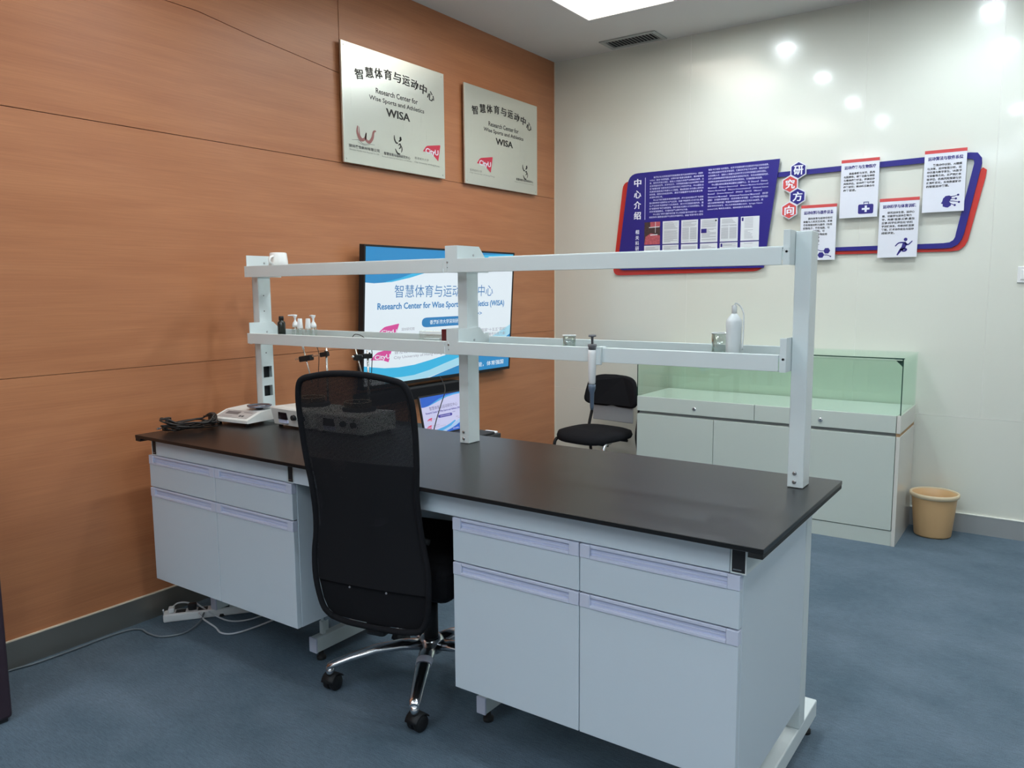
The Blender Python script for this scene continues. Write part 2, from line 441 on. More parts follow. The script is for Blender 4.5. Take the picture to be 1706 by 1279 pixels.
def round_poly(pts, r, n=5):
    out = []; N = len(pts)
    for i in range(N):
        p = Vector((*pts[i], 0)); a = Vector((*pts[i-1], 0)); c = Vector((*pts[(i+1) % N], 0))
        rr = r[i] if isinstance(r, (list, tuple)) else r
        if rr <= 0: out.append((p.x, p.y)); continue
        da = (a-p).normalized(); dc = (c-p).normalized()
        s0 = p+da*rr; s1 = p+dc*rr
        for k in range(n+1):
            t = k/n; q = (1-t)**2*s0+2*t*(1-t)*p+t*t*s1
            out.append((q.x, q.y))
    return out

# ================================================================== ROOM
YW, HC, XR, YF = 3.46, 3.08, 6.0, -4.6
b = B().box((0, YF, -0.06), (XR, YW, 0.0)); struct(b.build('floor', 'carpet'))
PANELS = [(0.65, 1.24, 1.60, 2.81), (0.58, 1.17, -0.85, 0.36), (3.45, 4.04, 0.6, 1.81), (3.45, 4.04, -2.6, -1.39), (0.65, 1.24, -3.4, -2.19), (2.05, 2.64, -4.1, -2.89)]
xs = sorted({0.0, XR} | {p[0] for p in PANELS} | {p[1] for p in PANELS}); ys = sorted({YF, YW} | {p[2] for p in PANELS} | {p[3] for p in PANELS})
b = B()
for i in range(len(xs)-1):
    for j in range(len(ys)-1):
        mx_, my_ = (xs[i]+xs[i+1])/2, (ys[j]+ys[j+1])/2
        if any(p[0] < mx_ < p[1] and p[2] < my_ < p[3] for p in PANELS): continue
        b.box((xs[i], ys[j], HC), (xs[i+1], ys[j+1], HC+0.12))
b.box((0, YF, HC+0.12), (XR, YW, HC+0.16))
struct(b.build('ceiling', 'ceiling'))

# wood wall: backing slab plus veneer panels
wl = struct(B().box((-0.10, YF, 0), (-0.012, YW, HC)).build('wall_left', 'seam'))
def wood_panel(pts):
    B().prism([(-0.012, y, z) for y, z in pts], (0.012, 0, 0)).build('wood_panel', 'wood', wl)
g = 0.0022
wood_panel([(YF, 0.0), (YW-.002, 0.0), (YW-.002, 1.104-g/2), (YF, 1.104-g/2)])
wood_panel([(YF, 1.104+g/2), (YW-.002, 1.104+g/2), (YW-.002, 2.094-g/2), (YF, 2.094-g/2)])
wood_panel([(YF, 2.094+g/2), (1.327-g, 2.094+g/2), (1.327-g, 2.552), (0.8, 2.603), (0.5, 2.640), (0.345, 2.643), (YF, 2.66)])
wood_panel([(YF, 2.664), (0.345, 2.646), (0.5, 2.643), (0.8, 2.606), (1.327-g, 2.555), (1.327-g, HC), (YF, HC)])
wood_panel([(1.327+g, 2.094+g/2), (YW-.002, 2.094+g/2), (YW-.002, HC), (1.327+g, HC)])
# pale peeling film edge over the upper joint
b = B().prism([(0.0, YF, 2.0955), (0.0, 1.30, 2.0955), (0.0, 1.30, 2.103), (0.0, YF, 2.103)], (0.0022, 0, 0)); b.build('film_edge', 'wood', wl)

# white laminate wall
wb = struct(B().box((0, YW+0.014, 0), (XR, YW+0.10, HC)).build('wall_back', 'seamw'))
sx = [0.0, 1.065, 2.16, 2.845, 3.935, 5.03, XR]
B().box((0.001, YW, 0.0), (3.934, YW+0.014, 0.671), 0.0008).build('wall_panel', 'laminate', wb)
B().box((3.936, YW, 0.0), (XR, YW+0.014, 0.671), 0.0008).build('wall_panel', 'laminate', wb)
for i in range(len(sx)-1):
    for z0, z1 in ((0.674, HC), ):
        B().box((sx[i]+0.0007, YW, z0), (sx[i+1]-0.0007, YW+0.014, z1), 0.0008).build('wall_panel', 'laminate', wb)
for i in range(1, len(sx)-1):
    B().box((sx[i]-0.0009, YW-0.0006, 0.674), (sx[i]+0.0009, YW+0.013, HC)).build('joint_strip', 'seamw', wb)
B().box((0.0, YW-0.0006, 0.6712), (XR, YW+0.013, 0.6738)).build('joint_strip', 'seamw', wb)
struct(B().box((XR, YF, 0), (XR+0.1, YW, HC)).build('wall_right', 'wallfar'))
struct(B().box((0, YF-0.1, 0), (XR, YF, HC)).build('wall_front', 'wallfar'))
# skirtings
o = struct(B().box((0.0, YF, 0), (0.008, YW, 0.108)).build('baseboard_left', 'steel'))
B().box((0.0, YF, 0.108), (0.011, YW, 0.1125)).build('edge_strip', 'creamtrim', o)
o = struct(B().box((0.008, YW-0.010, 0), (XR, YW, 0.108)).build('baseboard_back', 'greyskirt'))
B().box((0.008, YW-0.012, 0.108), (XR, YW, 0.1125)).build('edge_strip', 'seamw', o)
b = B().box((0.0, YW-0.006, 0.1125), (0.006, YW, HC)); struct(b.build('trim_1', 'creamtrim'))

# ceiling light panels; the last four are unseen ones added as fill light
LBL = ['bright rectangular ceiling light panel nearest the wooden and white wall corner',
       'rectangular ceiling light panel out of frame above the left end of the bench',
       'unseen rectangular fill light panel added in the ceiling right of the bench',
       'unseen cool fill light panel added in the ceiling right behind the viewer',
       'unseen cool fill light panel added in the ceiling left behind the viewer',
       'unseen cool fill light panel added in the ceiling straight behind the viewer']
for k, (x0, x1, y0, y1) in enumerate(PANELS):
    t = thing('ceiling_light', LBL[k], 'light', ((x0+x1)/2, (y0+y1)/2, HC), 'ceiling light panels')
    f = B()
    for a, c in (((x0, y0), (x0+.012, y1)), ((x1-.012, y0), (x1, y1)), ((x0+.012, y0), (x1-.012, y0+.012)), ((x0+.012, y1-.012), (x1-.012, y1))):
        f.box((a[0], a[1], HC-0.003), (c[0], c[1], HC+0.115))
    f.build('frame', 'ppwhite', t)
    B().box((x0+.012, y0+.012, HC+0.070), (x1-.012, y1-.012, HC+0.085)).build('diffuser', 'panelemit' if k < 3 else 'coolemit', t)

DL = [(1.50, 2.83), (1.51, 1.85), (1.52, 0.80), (1.58, -0.24), (2.73, 2.87), (2.75, 1.95), (2.72, -0.39), (3.95, 2.85), (4.9, 1.0), (4.9, -1.0), (4.9, -3.2), (2.72, -2.0)]
DLN = ['nearest the white wall in the left row', 'second from the white wall in the left row', 'third from the white wall in the left row', 'fourth from the white wall in the left row',
       'nearest the white wall in the middle row', 'second from the white wall in the middle row', 'over the viewer in the middle row', 'nearest the white wall in the right row',
       'far right above the empty floor', 'far right behind the viewer', 'far right in the farthest row behind the viewer', 'behind the viewer in the middle']
for k, (x, y) in enumerate(DL):
    t = thing('downlight', 'round recessed downlight '+DLN[k], 'light', (x, y, HC), 'round downlights')
    B().lathe((x, y, HC), [(0.062, 0.0), (0.060, -0.006), (0.048, -0.006), (0.046, -0.001)], 24, cap=False).build('trim_ring', 'ppwhite', t)
    B().lathe((x, y, HC-0.003), [(0.046, 0.0), (0.046, 0.002)], 24).build('lens', 'lensemit', t)
    ld = bpy.data.lights.new('lamp', 'SPOT'); ld.energy = SPOT_W; ld.color = SPOT_COL; ld.spot_size = math.radians(150); ld.spot_blend = 0.6; ld.shadow_soft_size = 0.045
    lo = bpy.data.objects.new('lamp', ld); COL.objects.link(lo); lo.parent = t; lo.location = (0, 0, -0.03)

# air vent
t = thing('air_vent', 'grey slatted air vent in the ceiling close to the white wall', 'vent', (0.705, 3.32, HC))
x0, x1, y0, y1 = 0.53, 0.88, 3.25, 3.39
b = B()
for a, c in (((x0-.03, y0-.03), (x0, y1+.03)), ((x1, y0-.03), (x1+.03, y1+.03)), ((x0, y0-.03), (x1, y0)), ((x0, y1), (x1, y1+.03))):
    b.box((a[0], a[1], HC-0.008), (c[0], c[1], HC-0.0005), 0.002)
b.build('frame', 'vent', t)
B().box((x0, y0, HC-0.0012), (x1, y1, HC-0.0004)).build('backing', 'dark', t)
for i in range(14):
    xx = x0+0.0125+i*0.025
    mt = Matrix.Translation((xx, 0, HC-0.004)) @ Matrix.Rotation(math.radians(25), 4, 'Y')
    B().box((-0.0085, y0+.001, -0.0006), (0.0085, y1-.001, 0.0006), mtx=mt).build('slat', 'vent', t)

# wall switch at the right edge
t = thing('wall_switch', 'white square light switch on the white wall at the right edge', 'switch', (3.02, YW, 1.48))
B().box((2.977, YW-0.010, 1.437), (3.063, YW, 1.525), 0.003, 2).build('plate', 'ppwhite', t)
B().box((2.992, YW-0.014, 1.455), (3.048, YW-0.010, 1.507), 0.0015).build('rocker', 'ppwhite', t)

# ================================================================== WORKTOP
ZT, ZU = 0.85, 0.8373
t = thing('worktop', 'long black bench worktop carrying the white shelf rack', 'worktop', (1.4, 0.37, 0.825))
B().mat('top').box((0.165, 0.0, ZU), (2.69, 0.749, ZT), 0.0012).build('slab', None, t)
B().box((0.166, 0.001, 0.8255), (0.20, 0.748, ZU-0.0002), 0.001).build('edge_strip', 'topedge', t)
B().box((2.655, 0.001, 0.8255), (2.689, 0.748, ZU-0.0002), 0.001).build('edge_strip', 'topedge', t)
B().box((0.201, 0.713, 0.8255), (2.654, 0.748, ZU-0.0002), 0.001).build('edge_strip', 'topedge', t)

# ================================================================== BENCH FRAME
t = thing('bench_frame', 'white steel C-leg frame holding up the black worktop', 'bench frame', (1.4, 0.4, 0))
def chan(b, x0, x1, y0, y1, z0, z1, th=0.003):
    b.box((x0, y0, z0), (x0+th, y1, z1)); b.box((x1-th, y0, z0), (x1, y1, z1)); b.box((x0+th, y0, z0), (x1-th, y1, z0+th)); b.box((x0+th, y0, z1-th), (x1-th, y1, z1))
for x0, x1 in ((0.196, 0.229), (1.034, 1.066), (2.600, 2.6375)):
    b = B().mat('powder'); chan(b, x0, x1, 0.05, 0.69, 0.764, 0.825)
    b.mat('dark'); b.box((x0+.003, 0.0515, 0.767), (x1-.003, 0.056, 0.822)); b.build('crossbeam', None, t)  # dark block paints the shade inside the open beam end
    b = B().mat('screw'); b.box((x0+.006, 0.0500, 0.7725), (x1-.012, 0.0515, 0.7745)); b.build('clip', None, t)
B().box((0.231, 0.05, 0.764), (1.032, 0.070, 0.8365), 0.001).build('apron_panel', 'white', t)
B().box((1.068, 0.05, 0.764), (2.598, 0.070, 0.8365), 0.001).build('apron_panel', 'white', t)
B().box((0.237, 0.66, 0.76), (2.576, 0.68, 0.836), 0.001).build('rear_beam', 'powder', t)
B().box((0.24, 0.62, 0.30), (2.57, 0.632, 0.76)).build('rear_panel', 'white', t)
for x0, x1, yf in ((0.215, 0.25, 0.27), (0.894, 0.934, 0.238), (1.697, 1.732, 0.250), (2.577, 2.622, 0.250)):
    B().mat('powder').box((x0, yf, 0.040), (x1, 0.847, 0.097), 0.004, 2).build('foot_bar', None, t)
    B().mat('lav').box((x0-.001, yf-0.006, 0.039), (x1+.001, yf+0.002, 0.098), 0.003, 2).build('end_cap', None, t)
    B().box((x0+.001, 0.635, 0.097), (x1+.001, 0.69, 0.764), 0.002).build('upright', 'powder', t)
    for yy in (yf+0.035, 0.80):
        B().lathe(((x0+x1)/2, yy, 0), [(0.018, 0), (0.018, 0.012), (0.010, 0.016), (0.008, 0.040)], 14).build('leveling_foot', 'rubber', t)
B().box((2.6010, 0.692, 0.764), (2.6235, 0.700, 0.8245), 0.001).build('side_rail', 'powder', t)
b = B().box((0.905, 0.275, 0.098), (0.923, 0.293, 0.150), 0.002); b.box((0.905, 0.293, 0.100), (0.909, 0.320, 0.14), 0.001)
b.lathe((0.914, 0.284, 0.150), [(0.006, 0), (0.006, 0.012)], 10); b.build('hanger_bracket', 'powder', t)

# ================================================================== BASE CABINETS
def base_cabinet(x0, x1, label):
    ZB, ZTOP, ZS = 0.237, 0.7605, 0.628
    t = thing('base_cabinet', label, 'cabinet', ((x0+x1)/2, 0.3, ZB), 'white cabinets hung under the bench')
    B().box((x0+.001, 0.0705, ZB), (x1-.017, 0.60, ZTOP), 0.001).build('body', 'white', t)
    xm = (x0+x1)/2
    for a, c in ((x0, xm-0.0015), (xm+0.0015, x1)):
        for nm, z0, z1 in (('drawer', ZS+0.002, ZTOP), ('door', ZB, ZS-0.002)):
            HH = 0.037
            p = B().box((a, 0.05, z0), (c, 0.0695, z1-HH), 0.0012).build(nm, 'white', t)
            b = B().mat('lav')
            zt0, zt1 = z1-HH, z1
            E = 0.030
            b.box((a, 0.0475, zt0), (a+E, 0.0695, zt1), 0.0015)
            b.box((c-E, 0.0475, zt0), (c, 0.0695, zt1), 0.0015)
            b.box((a+E, 0.0468, zt0), (c-E, 0.0695, zt0+0.009), 0.0015)
            b.box((a+E, 0.050, zt1-0.009), (c-E, 0.0695, zt1), 0.0015)
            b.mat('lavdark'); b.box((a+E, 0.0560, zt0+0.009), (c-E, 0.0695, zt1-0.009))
            b.mat('lav'); b.box((a+E, 0.0545, zt0+0.016), (c-E, 0.0560, zt0+0.018))
            b.build('handle', None, p)
    for zz in (ZS, ):
        B().box((x0+.004, 0.060, ZB+.004), (x1-.004, 0.0700, ZTOP-.004)).build('gap_shade', 'dark', t)  # dark sheet behind the fronts, painting the shade in their gaps
    B().box((x1-.016, 0.0705, ZB-(.052 if x1 > 2 else 0)), (x1+.001, 0.618, ZTOP), 0.001).build('side_panel', 'white', t)
    return t
base_cabinet(0.172, 1.055, 'white two-drawer two-door cabinet under the bench end beside the wooden wall')
base_cabinet(1.769, 2.624, 'white two-drawer two-door cabinet under the near right end of the bench')

# ================================================================== SHELF RACK
t = thing('shelf_rack', 'white two-tier steel and glass shelf rack standing on the black worktop', 'shelf rack', (1.4, 0.62, ZT))
POST = [(0.178, 0.219), (1.370, 1.413), (2.575, 2.619)]
YP0, YP1, ZP = 0.584, 0.651, 1.575
def sock(b, x, z): pass
for i, (x0, x1) in enumerate(POST):
    b = B()
    if i == 0:
        # hollow post with two square socket holes in its right face
        b.box((x0, YP0, ZT+0.001), (x0+.003, YP1, ZP)); b.box((x0, YP0, ZT+0.001), (x1, YP0+.003, ZP), 0.001); b.box((x0, YP1-.003, ZT+0.001), (x1, YP1, ZP))
        zz = [ZT+0.001, 0.942, 0.990, 1.027, 1.078, ZP]
        for k in (0, 2, 4): b.box((x1-.003, YP0+.003, zz[k]), (x1, YP1-.003, zz[k+1]))
        for k in (1, 3):
            b.box((x1-.003, YP0+.003, zz[k]), (x1, YP0+.010, zz[k+1])); b.box((x1-.003, YP1-.010, zz[k]), (x1, YP1-.003, zz[k+1]))
        b.box((x0, YP0, ZP-.003), (x1, YP1, ZP))
    else:
        b.box((x0, YP0, ZT+0.001), (x1, YP1, ZP), 0.0015)
    p = b.build('post', 'powder', t)
    if i == 0: B().box((x0+.012, YP0+.008, 0.93), (x0+.016, YP1-.008, 1.09)).build('socket_backing', 'dark', p)
    for zz in (0.868, 0.893):
        B().lathe(((x0+x1)/2-.002, YP0, zz), [(0.006, 0.0), (0.0055, -0.003), (0.003, -0.004)], 12, axis='y').build('screw', 'screw', p)
    for zz in ((1.40, 1.33, 1.14) if i == 0 else ()):
        B().lathe((x1, 0.612, zz), [(0.0028, -.001), (0.0028, 0.0006)], 8, axis='x').build('screw_hole', 'inkgrey', p)
def bracket(xf, side, z0, z1, low):
    """plate hugging one face of a post; side +1 = right face"""
    y0, y1 = 0.527, 0.712
    th = 0.003
    b = B()
    if low: prof = [(y0, z0), (y1, z0), (y1, z1-0.022), (0.690, z1-0.022), (0.684, z1-0.026), (0.655, z1), (y0, z1)]
    else: prof = [(y0, z0), (y1, z0), (y1, z1-0.062), (0.655, z1), (y0, z1)]
    b.prism([(xf, y, z) for y, z in prof], (th*side, 0, 0))
    b.box((min(xf, xf+side*0.016), y0-.002, z0), (max(xf, xf+side*0.016), y0+.001, z0+0.048))
    o = b.build('bracket', 'powder', t)
    B().lathe((xf+th*side, 0.620, z1-0.045 if low else z1-0.032), [(0.0045, 0), (0.004, 0.002*side)], 10, axis='x').build('screw', 'screw', o)
    return o
for z0, z1, low in ((1.482, 1.577, False), (1.186, 1.281, True)):
    bracket(0.2195, 1, z0, z1, low)
    bracket(1.4135, 1, z0, z1, low)
    bracket(1.3695, -1, z0, z1, low)
    bracket(2.5745, -1, z0, z1, low)
    for a in ((1.360, 1.4125), (2.558, 2.5765)):      # folded front flanges that close the rack beside the posts
        o = B().box((a[0], 0.5265, z0), (a[1], 0.5295, z1), 0.0008).build('flange', 'powder', t)
        B().lathe((a[0]+.010, 0.5265, z0+0.036), [(0.004, 0.0), (0.0035, -0.0015)], 10, axis='y').build('screw', 'screw', o)
        B().lathe((a[0]+.010, 0.5265, z0+0.018), [(0.002, 0.0), (0.002, -0.0008)], 8, axis='y').build('screw_hole', 'inkgrey', o)
for z0, z1, low in ((1.482, 1.530, False), (1.188, 1.234, True)):
    for xa, xb in ((0.208, 1.352), (1.4135, 2.556)):
        b = B().box((xa, 0.523, z0), (xb, 0.526, z1), 0.0008); b.box((xa, 0.526, z1-.003), (xb, 0.545, z1), 0.0008); b.box((xa, 0.526, z0), (xb, 0.540, z0+.003))
        b.box((xa, 0.542, z1-0.012), (xb, 0.545, z1-.003))
        b.build('front_rail', 'powder', t)
        b = B().box((xa+.012, 0.700, z0+.020), (xb, 0.712, z1+.012), 0.0012)
        b.build('rear_rail', 'powder', t)
        B().box((xa+.016, 0.546, z1-0.021), (xb-.006, 0.699, z1-0.015)).build('glass_shelf', 'glassclear', t)
ZSH = 1.2195   # top of the lower glass shelves
ZSU = 1.5155

# ================================================================== THINGS ON THE RACK
# mug (upside down) on the top shelf
mx0, my0 = 0.335, 0.61
t = thing('mug', 'white ceramic mug standing upside down on the top shelf near the wooden wall', 'mug', (mx0, my0, ZSU))
B().lathe((mx0, my0, ZSU+.0006), [(0.041, 0), (0.043, 0.0005), (0.041, 0.035), (0.037, 0.068), (0.034, 0.072), (0.026, 0.073), (0.025, 0.0715)], 28).build('body', 'ceramic', t)
B().tube(smooth_path([(mx0+.010, my0-.036, ZSU+.056), (mx0+.018, my0-.058, ZSU+.050), (mx0+.019, my0-.062, ZSU+.034), (mx0+.012, my0-.040, ZSU+.018)]), 0.0055, 8).build('handle', 'ceramic', t)
# brown bottle
def bottle_dark(x, y):
    t = thing('bottle', 'small dark brown glass bottle with black cap beside the left shelf bracket', 'bottle', (x, y, ZSH))
    B().lathe((x, y, ZSH), [(0.016, 0), (0.0175, 0.002), (0.0175, 0.060), (0.014, 0.066), (0.009, 0.070), (0.009, 0.074)], 20).build('body', 'brownglass', t)
    B().lathe((x, y, ZSH+.072), [(0.011, 0), (0.011, 0.016), (0.0095, 0.018)], 16).build('cap', 'black', t)
bottle_dark(0.350, 0.600)
def clear_bottle(x, y, kind, label, ang=0):
    t = thing('lotion_bottle', label, 'bottle', (x, y, ZSH), 'small clear bottles on the left lower shelf')
    B().lathe((x, y, ZSH), [(0.013, 0), (0.015, 0.002), (0.015, 0.038), (0.012, 0.043), (0.0085, 0.046)], 18).build('body', 'clearplastic', t)
    if kind == 'pump':
        B().lathe((x, y, ZSH+.044), [(0.0125, 0), (0.0130, 0.010), (0.010, 0.019), (0.0045, 0.026), (0.004, 0.038), (0.0095, 0.048), (0.0100, 0.053)], 16).build('pump_collar', 'ppwhite', t)
        d = Vector((math.cos(ang), math.sin(ang), 0))
        B().tube([Vector((x, y, ZSH+.094))-d*0.004, Vector((x, y, ZSH+.095))+d*0.014, Vector((x, y, ZSH+.0945))+d*0.030], [0.004, 0.0035, 0.0025], 8).build('nozzle', 'ppwhite', t)
        B().tube([(x, y, ZSH+.004), (x, y, ZSH+.045)], 0.002, 6).build('dip_tube', 'ppwhite', t)
    else:
        B().lathe((x, y, ZSH+.038), [(0.0125, 0), (0.0125, 0.004), (0.0095, 0.042), (0.0085, 0.044)], 16).build('cap', 'ppwhite', t)
clear_bottle(0.443, 0.600, 'pump', 'leftmost clear pump bottle on the left lower shelf', -2.2)
clear_bottle(0.492, 0.585, 'cap', 'clear bottle with tall white cap right of the leftmost pump bottle')
clear_bottle(0.526, 0.600, 'cap', 'clear bottle with tall white cap left of the rightmost pump bottle')
clear_bottle(0.572, 0.590, 'pump', 'rightmost clear pump bottle with its spout turned left', 2.9)
# clear case with dark red end
t = thing('plastic_case', 'clear plastic case with a dark red lid lying at the middle post', 'box', (1.25, 0.61, ZSH))
x0, x1, y0, y1, z0, z1 = 1.170, 1.285, 0.590, 0.630, ZSH, ZSH+.046
B().box((x0, y0, z0), (x1, y1, z1), 0.004, 2).build('body', 'clearplastic', t)
B().box((1.285, 0.588, z0-.0001), (1.318, 0.632, z1+.008), 0.002, 2).build('lid', 'darkred', t)
b = B()
for k in range(3): b.tube([(x0+.02+.02*k, y0+.012+.006*k, z0+.014), (x1-.02, y0+.012+.007*k, z0+.015)], 0.004, 6)
b.build('tube_bundle', 'pp', t)
# small open glass dish
def vessel(name, label, cat, x, y, r, h, mat='clearplastic'):
    t = thing(name, label, cat, (x, y, ZSH))
    B().lathe((x, y, ZSH), [(r*0.92, 0), (r, 0.003), (r, h), (r-.0018, h), (r-.002, 0.004), (0.001, 0.0035)], 26, cap=False).build('wall', mat, t)
    B().tube([(x+r*math.cos(a*math.pi/12), y+r*math.sin(a*math.pi/12), ZSH+h) for a in range(25)], 0.0014, 6, cap=False).build('rim', 'glassclear' if mat != 'clearplastic' else 'ppwhite', t)
    return t
t = vessel('glass_cup', 'small clear glass cup on the right lower shelf left of the pipette', 'cup', 1.836, 0.60, 0.022, 0.046)
B().lathe((1.826, 0.596, ZSH+.005), [(0.005, 0), (0.005, 0.022)], 10).build('plug', 'greyback', t)
t = vessel('beaker', 'clear glass beaker standing left behind the white wash bottle', 'beaker', 2.355, 0.625, 0.029, 0.066)
# wash bottle
x, y = 2.402, 0.598
t = thing('wash_bottle', 'white translucent wash bottle on the shelf beside the right post', 'bottle', (x, y, ZSH))
B().lathe((x, y, ZSH), [(0.020, 0), (0.0225, 0.003), (0.0225, 0.085), (0.0232, 0.088), (0.0232, 0.102), (0.0215, 0.108), (0.013, 0.119), (0.0075, 0.126)], 26).build('body', 'pp', t)
B().lathe((x, y, ZSH+.124), [(0.0075, 0), (0.0075, 0.024), (0.006, 0.026)], 16).build('neck_cap', 'ppwhite', t)
B().tube(smooth_path([(x, y, ZSH+.148), (x+.004, y, ZSH+.156), (x+.016, y-.003, ZSH+.150), (x+.028, y-.006, ZSH+.133), (x+.031, y-.007, ZSH+.105), (x+.029, y-.007, ZSH+.02)]), 0.0022, 8).build('spout', 'pp', t)
# pipette hooked on the front rail
x, y = 1.976, 0.508
t = thing('pipette', 'white and slate blue pipette hanging from the lower front rail', 'pipette', (x, y, 1.04))
B().lathe((x, y, 0), [(0.0085, 1.118), (0.011, 1.122), (0.0125, 1.17), (0.0135, 1.215), (0.0125, 1.228)], 18).build('handle_body', 'ppwhite', t)
B().lathe((x, y, 0), [(0.0118, 1.2285), (0.0125, 1.236), (0.0145, 1.240), (0.0145, 1.246)], 16).build('collar', 'greyplastic', t)
B().lathe((x, y, 0), [(0.004, 1.2465), (0.004, 1.268), (0.0125, 1.270), (0.0115, 1.276)], 16).build('plunger', 'greyplastic', t)
B().lathe((x, y, 0), [(0.0045, 1.035), (0.0062, 1.045), (0.0072, 1.09), (0.0115, 1.104), (0.0115, 1.1175)], 16).build('shaft', 'pipblue', t)
b = B().box((x+.008, 0.5105, 1.180), (x+.028, 0.5225, 1.2345), 0.002); b.box((x+.008, 0.510, 1.2345), (x+.028, 0.550, 1.2375), 0.001); b.build('hook', 'powder', t)

# ================================================================== THINGS ON THE WORKTOP
Z1 = ZT+0.0008
# balance
bx, by = 0.292, 0.440
RZ = math.radians(6)
t = thing('balance', 'white electronic balance with sloping keypad next to the left post', 'balance', (bx, by, Z1), rz=RZ)
t.scale = (0.86, 0.84, 1.0)
b = B().mat('instr')
pr_ = [(-0.115, 0.014), (0.125, 0.014), (0.125, 0.060), (0.0, 0.056), (-0.022, 0.054), (-0.108, 0.030), (-0.115, 0.026)]
b.prism([(-0.125, yy, zz) for yy, zz in pr_], (0.25, 0, 0)); b.build('housing', None, t, local=True)
sl = Plane((-0.110, -0.104, 0.0318), (1, 0, 0), Vector((0, 0.086, 0.024)).normalized())
b = B().mat('instrpanel'); b.prism([sl(.004, .003, 0), sl(.214, .003, 0), sl(.214, .080, 0), sl(.004, .080, 0)], sl.n*0.0012)
k_ = b.build('keypad', None, t, local=True)
b = B().mat('lcd'); b.prism([sl(.03, .036, .0013), sl(.12, .036, .0013), sl(.12, .064, .0013), sl(.03, .064, .0013)], sl.n*0.0008); b.build('lcd_window', None, k_, local=True)
for q in (0.145, 0.163):
    b = B().mat('dark'); b.prism([sl(q, .016, .0013), sl(q+.012, .016, .0013), sl(q+.012, .028, .0013), sl(q, .028, .0013)], sl.n*0.001); b.build('button', None, k_, local=True)
b = B().mat('greytext'); b.poly([sl(.14, .058, .0016), sl(.20, .058, .0016), sl(.20, .064, .0016), sl(.14, .064, .0016)]); b.poly([sl(.03, .014, .0016), sl(.10, .014, .0016), sl(.10, .017, .0016), sl(.03, .017, .0016)])
b.poly([sl(.05, .071, .0016), sl(.11, .071, .0016), sl(.11, .074, .0016), sl(.05, .074, .0016)]); b.build('printed_lines', None, k_, local=True)
B().lathe((0.055, 0.035, 0.058), [(0.018, 0), (0.018, 0.010), (0.060, 0.011), (0.062, 0.017), (0.058, 0.0175), (0.055, 0.013)], 28).build('pan', 'pan', t, local=True)
for sx_, sy_ in ((-.1, -.09), (.1, -.09), (-.1, .1), (.1, .1)):
    B().lathe((sx_, sy_, 0), [(0.012, 0), (0.010, 0.014)], 12).build('foot', 'rubber', t, local=True)

# magnetic stirrers: box, tilted front, knob, display, plate, dish
def stirrer(loc, label, rz, rx_):
    t = thing('magnetic_stirrer', label, 'stirrer', loc, 'white magnetic stirrers behind the office chair', rz)
    W_ = 0.245
    b = B().mat('instr')
    b.prism([(-W_/2, yy, zz) for yy, zz in [(-.095, .010), (.10, .010), (.10, .082), (-.108, .086), (-.112, .080)]], (W_, 0, 0)); b.build('housing', None, t, local=True)
    b = B().mat('display'); b.box((-.077, -.1085, .036), (-.020, -.1015, .076)); h = b.build('display', None, t, local=True)
    b = B().mat('lavdark'); b.box((-.077, -.1060, .020), (-.020, -.0985, .034)); b.build('label_strip', None, t, local=True)
    for q, zz in ((0.030, 0.050), (0.085, 0.050)):
        b = B().mat('black'); b.lathe((q, -.103, zz), [(0.0125, 0), (0.011, -0.016), (0.009, -0.017)], 14, axis='y'); k = b.build('knob', None, t, local=True)
        b = B().mat('inkgrey')
        for a in range(7):
            an = math.radians(-30+a*40); b.box((q+.019*math.cos(an)-.001, -.1056, zz+.019*math.sin(an)-.001), (q+.019*math.cos(an)+.001, -.1045, zz+.019*math.sin(an)+.001))
        b.build('dial_marks', None, t, local=True)
    for sx_, sy_ in ((-.10, -.08), (.10, -.08), (-.10, .08), (.10, .08)):
        B().lathe((sx_, sy_, 0), [(0.010, 0), (0.009, 0.0105)], 10).build('foot', 'rubber', t, local=True)
    B().lathe((0, 0.02, 0.084), [(0.066, 0), (0.068, 0.003), (0.068, 0.012), (0.062, 0.013)], 28).build('stir_plate', 'black', t, local=True)
    # clamp stand rod belongs to the stirrer
    B().tube([(rx_, 0.088, 0.08), (rx_, 0.088, 0.325)], 0.0045, 8).build('rod', 'rod', t, local=True)
    return t
s1 = stirrer((0.598, 0.535, Z1), 'white magnetic stirrer with clamp rod nearest the balance', math.radians(-3), 0.008)
s2 = stirrer((0.872, 0.535, Z1), 'white magnetic stirrer with clamp rod partly hidden by the chair back', math.radians(4), -0.006)
def dish(x, y, z, label):
    t = thing('glass_dish', label, 'dish', (x, y, z))
    B().lathe((x, y, z), [(0.050, 0), (0.055, 0.003), (0.056, 0.024), (0.054, 0.024), (0.053, 0.004), (0.001, 0.003)], 30, cap=False).build('wall', 'amber', t)
    B().tube([(x+.055*math.cos(a*math.pi/12), y+.055*math.sin(a*math.pi/12), z+.024) for a in range(25)], 0.0016, 6, cap=False).build('rim', 'tanrim', t)
dish(0.598, 0.545, Z1+0.0985, 'amber tinted glass dish on the stirrer nearest the balance')
dish(0.872, 0.545, Z1+0.0985, 'glass dish on the stirrer hidden behind the chair back')
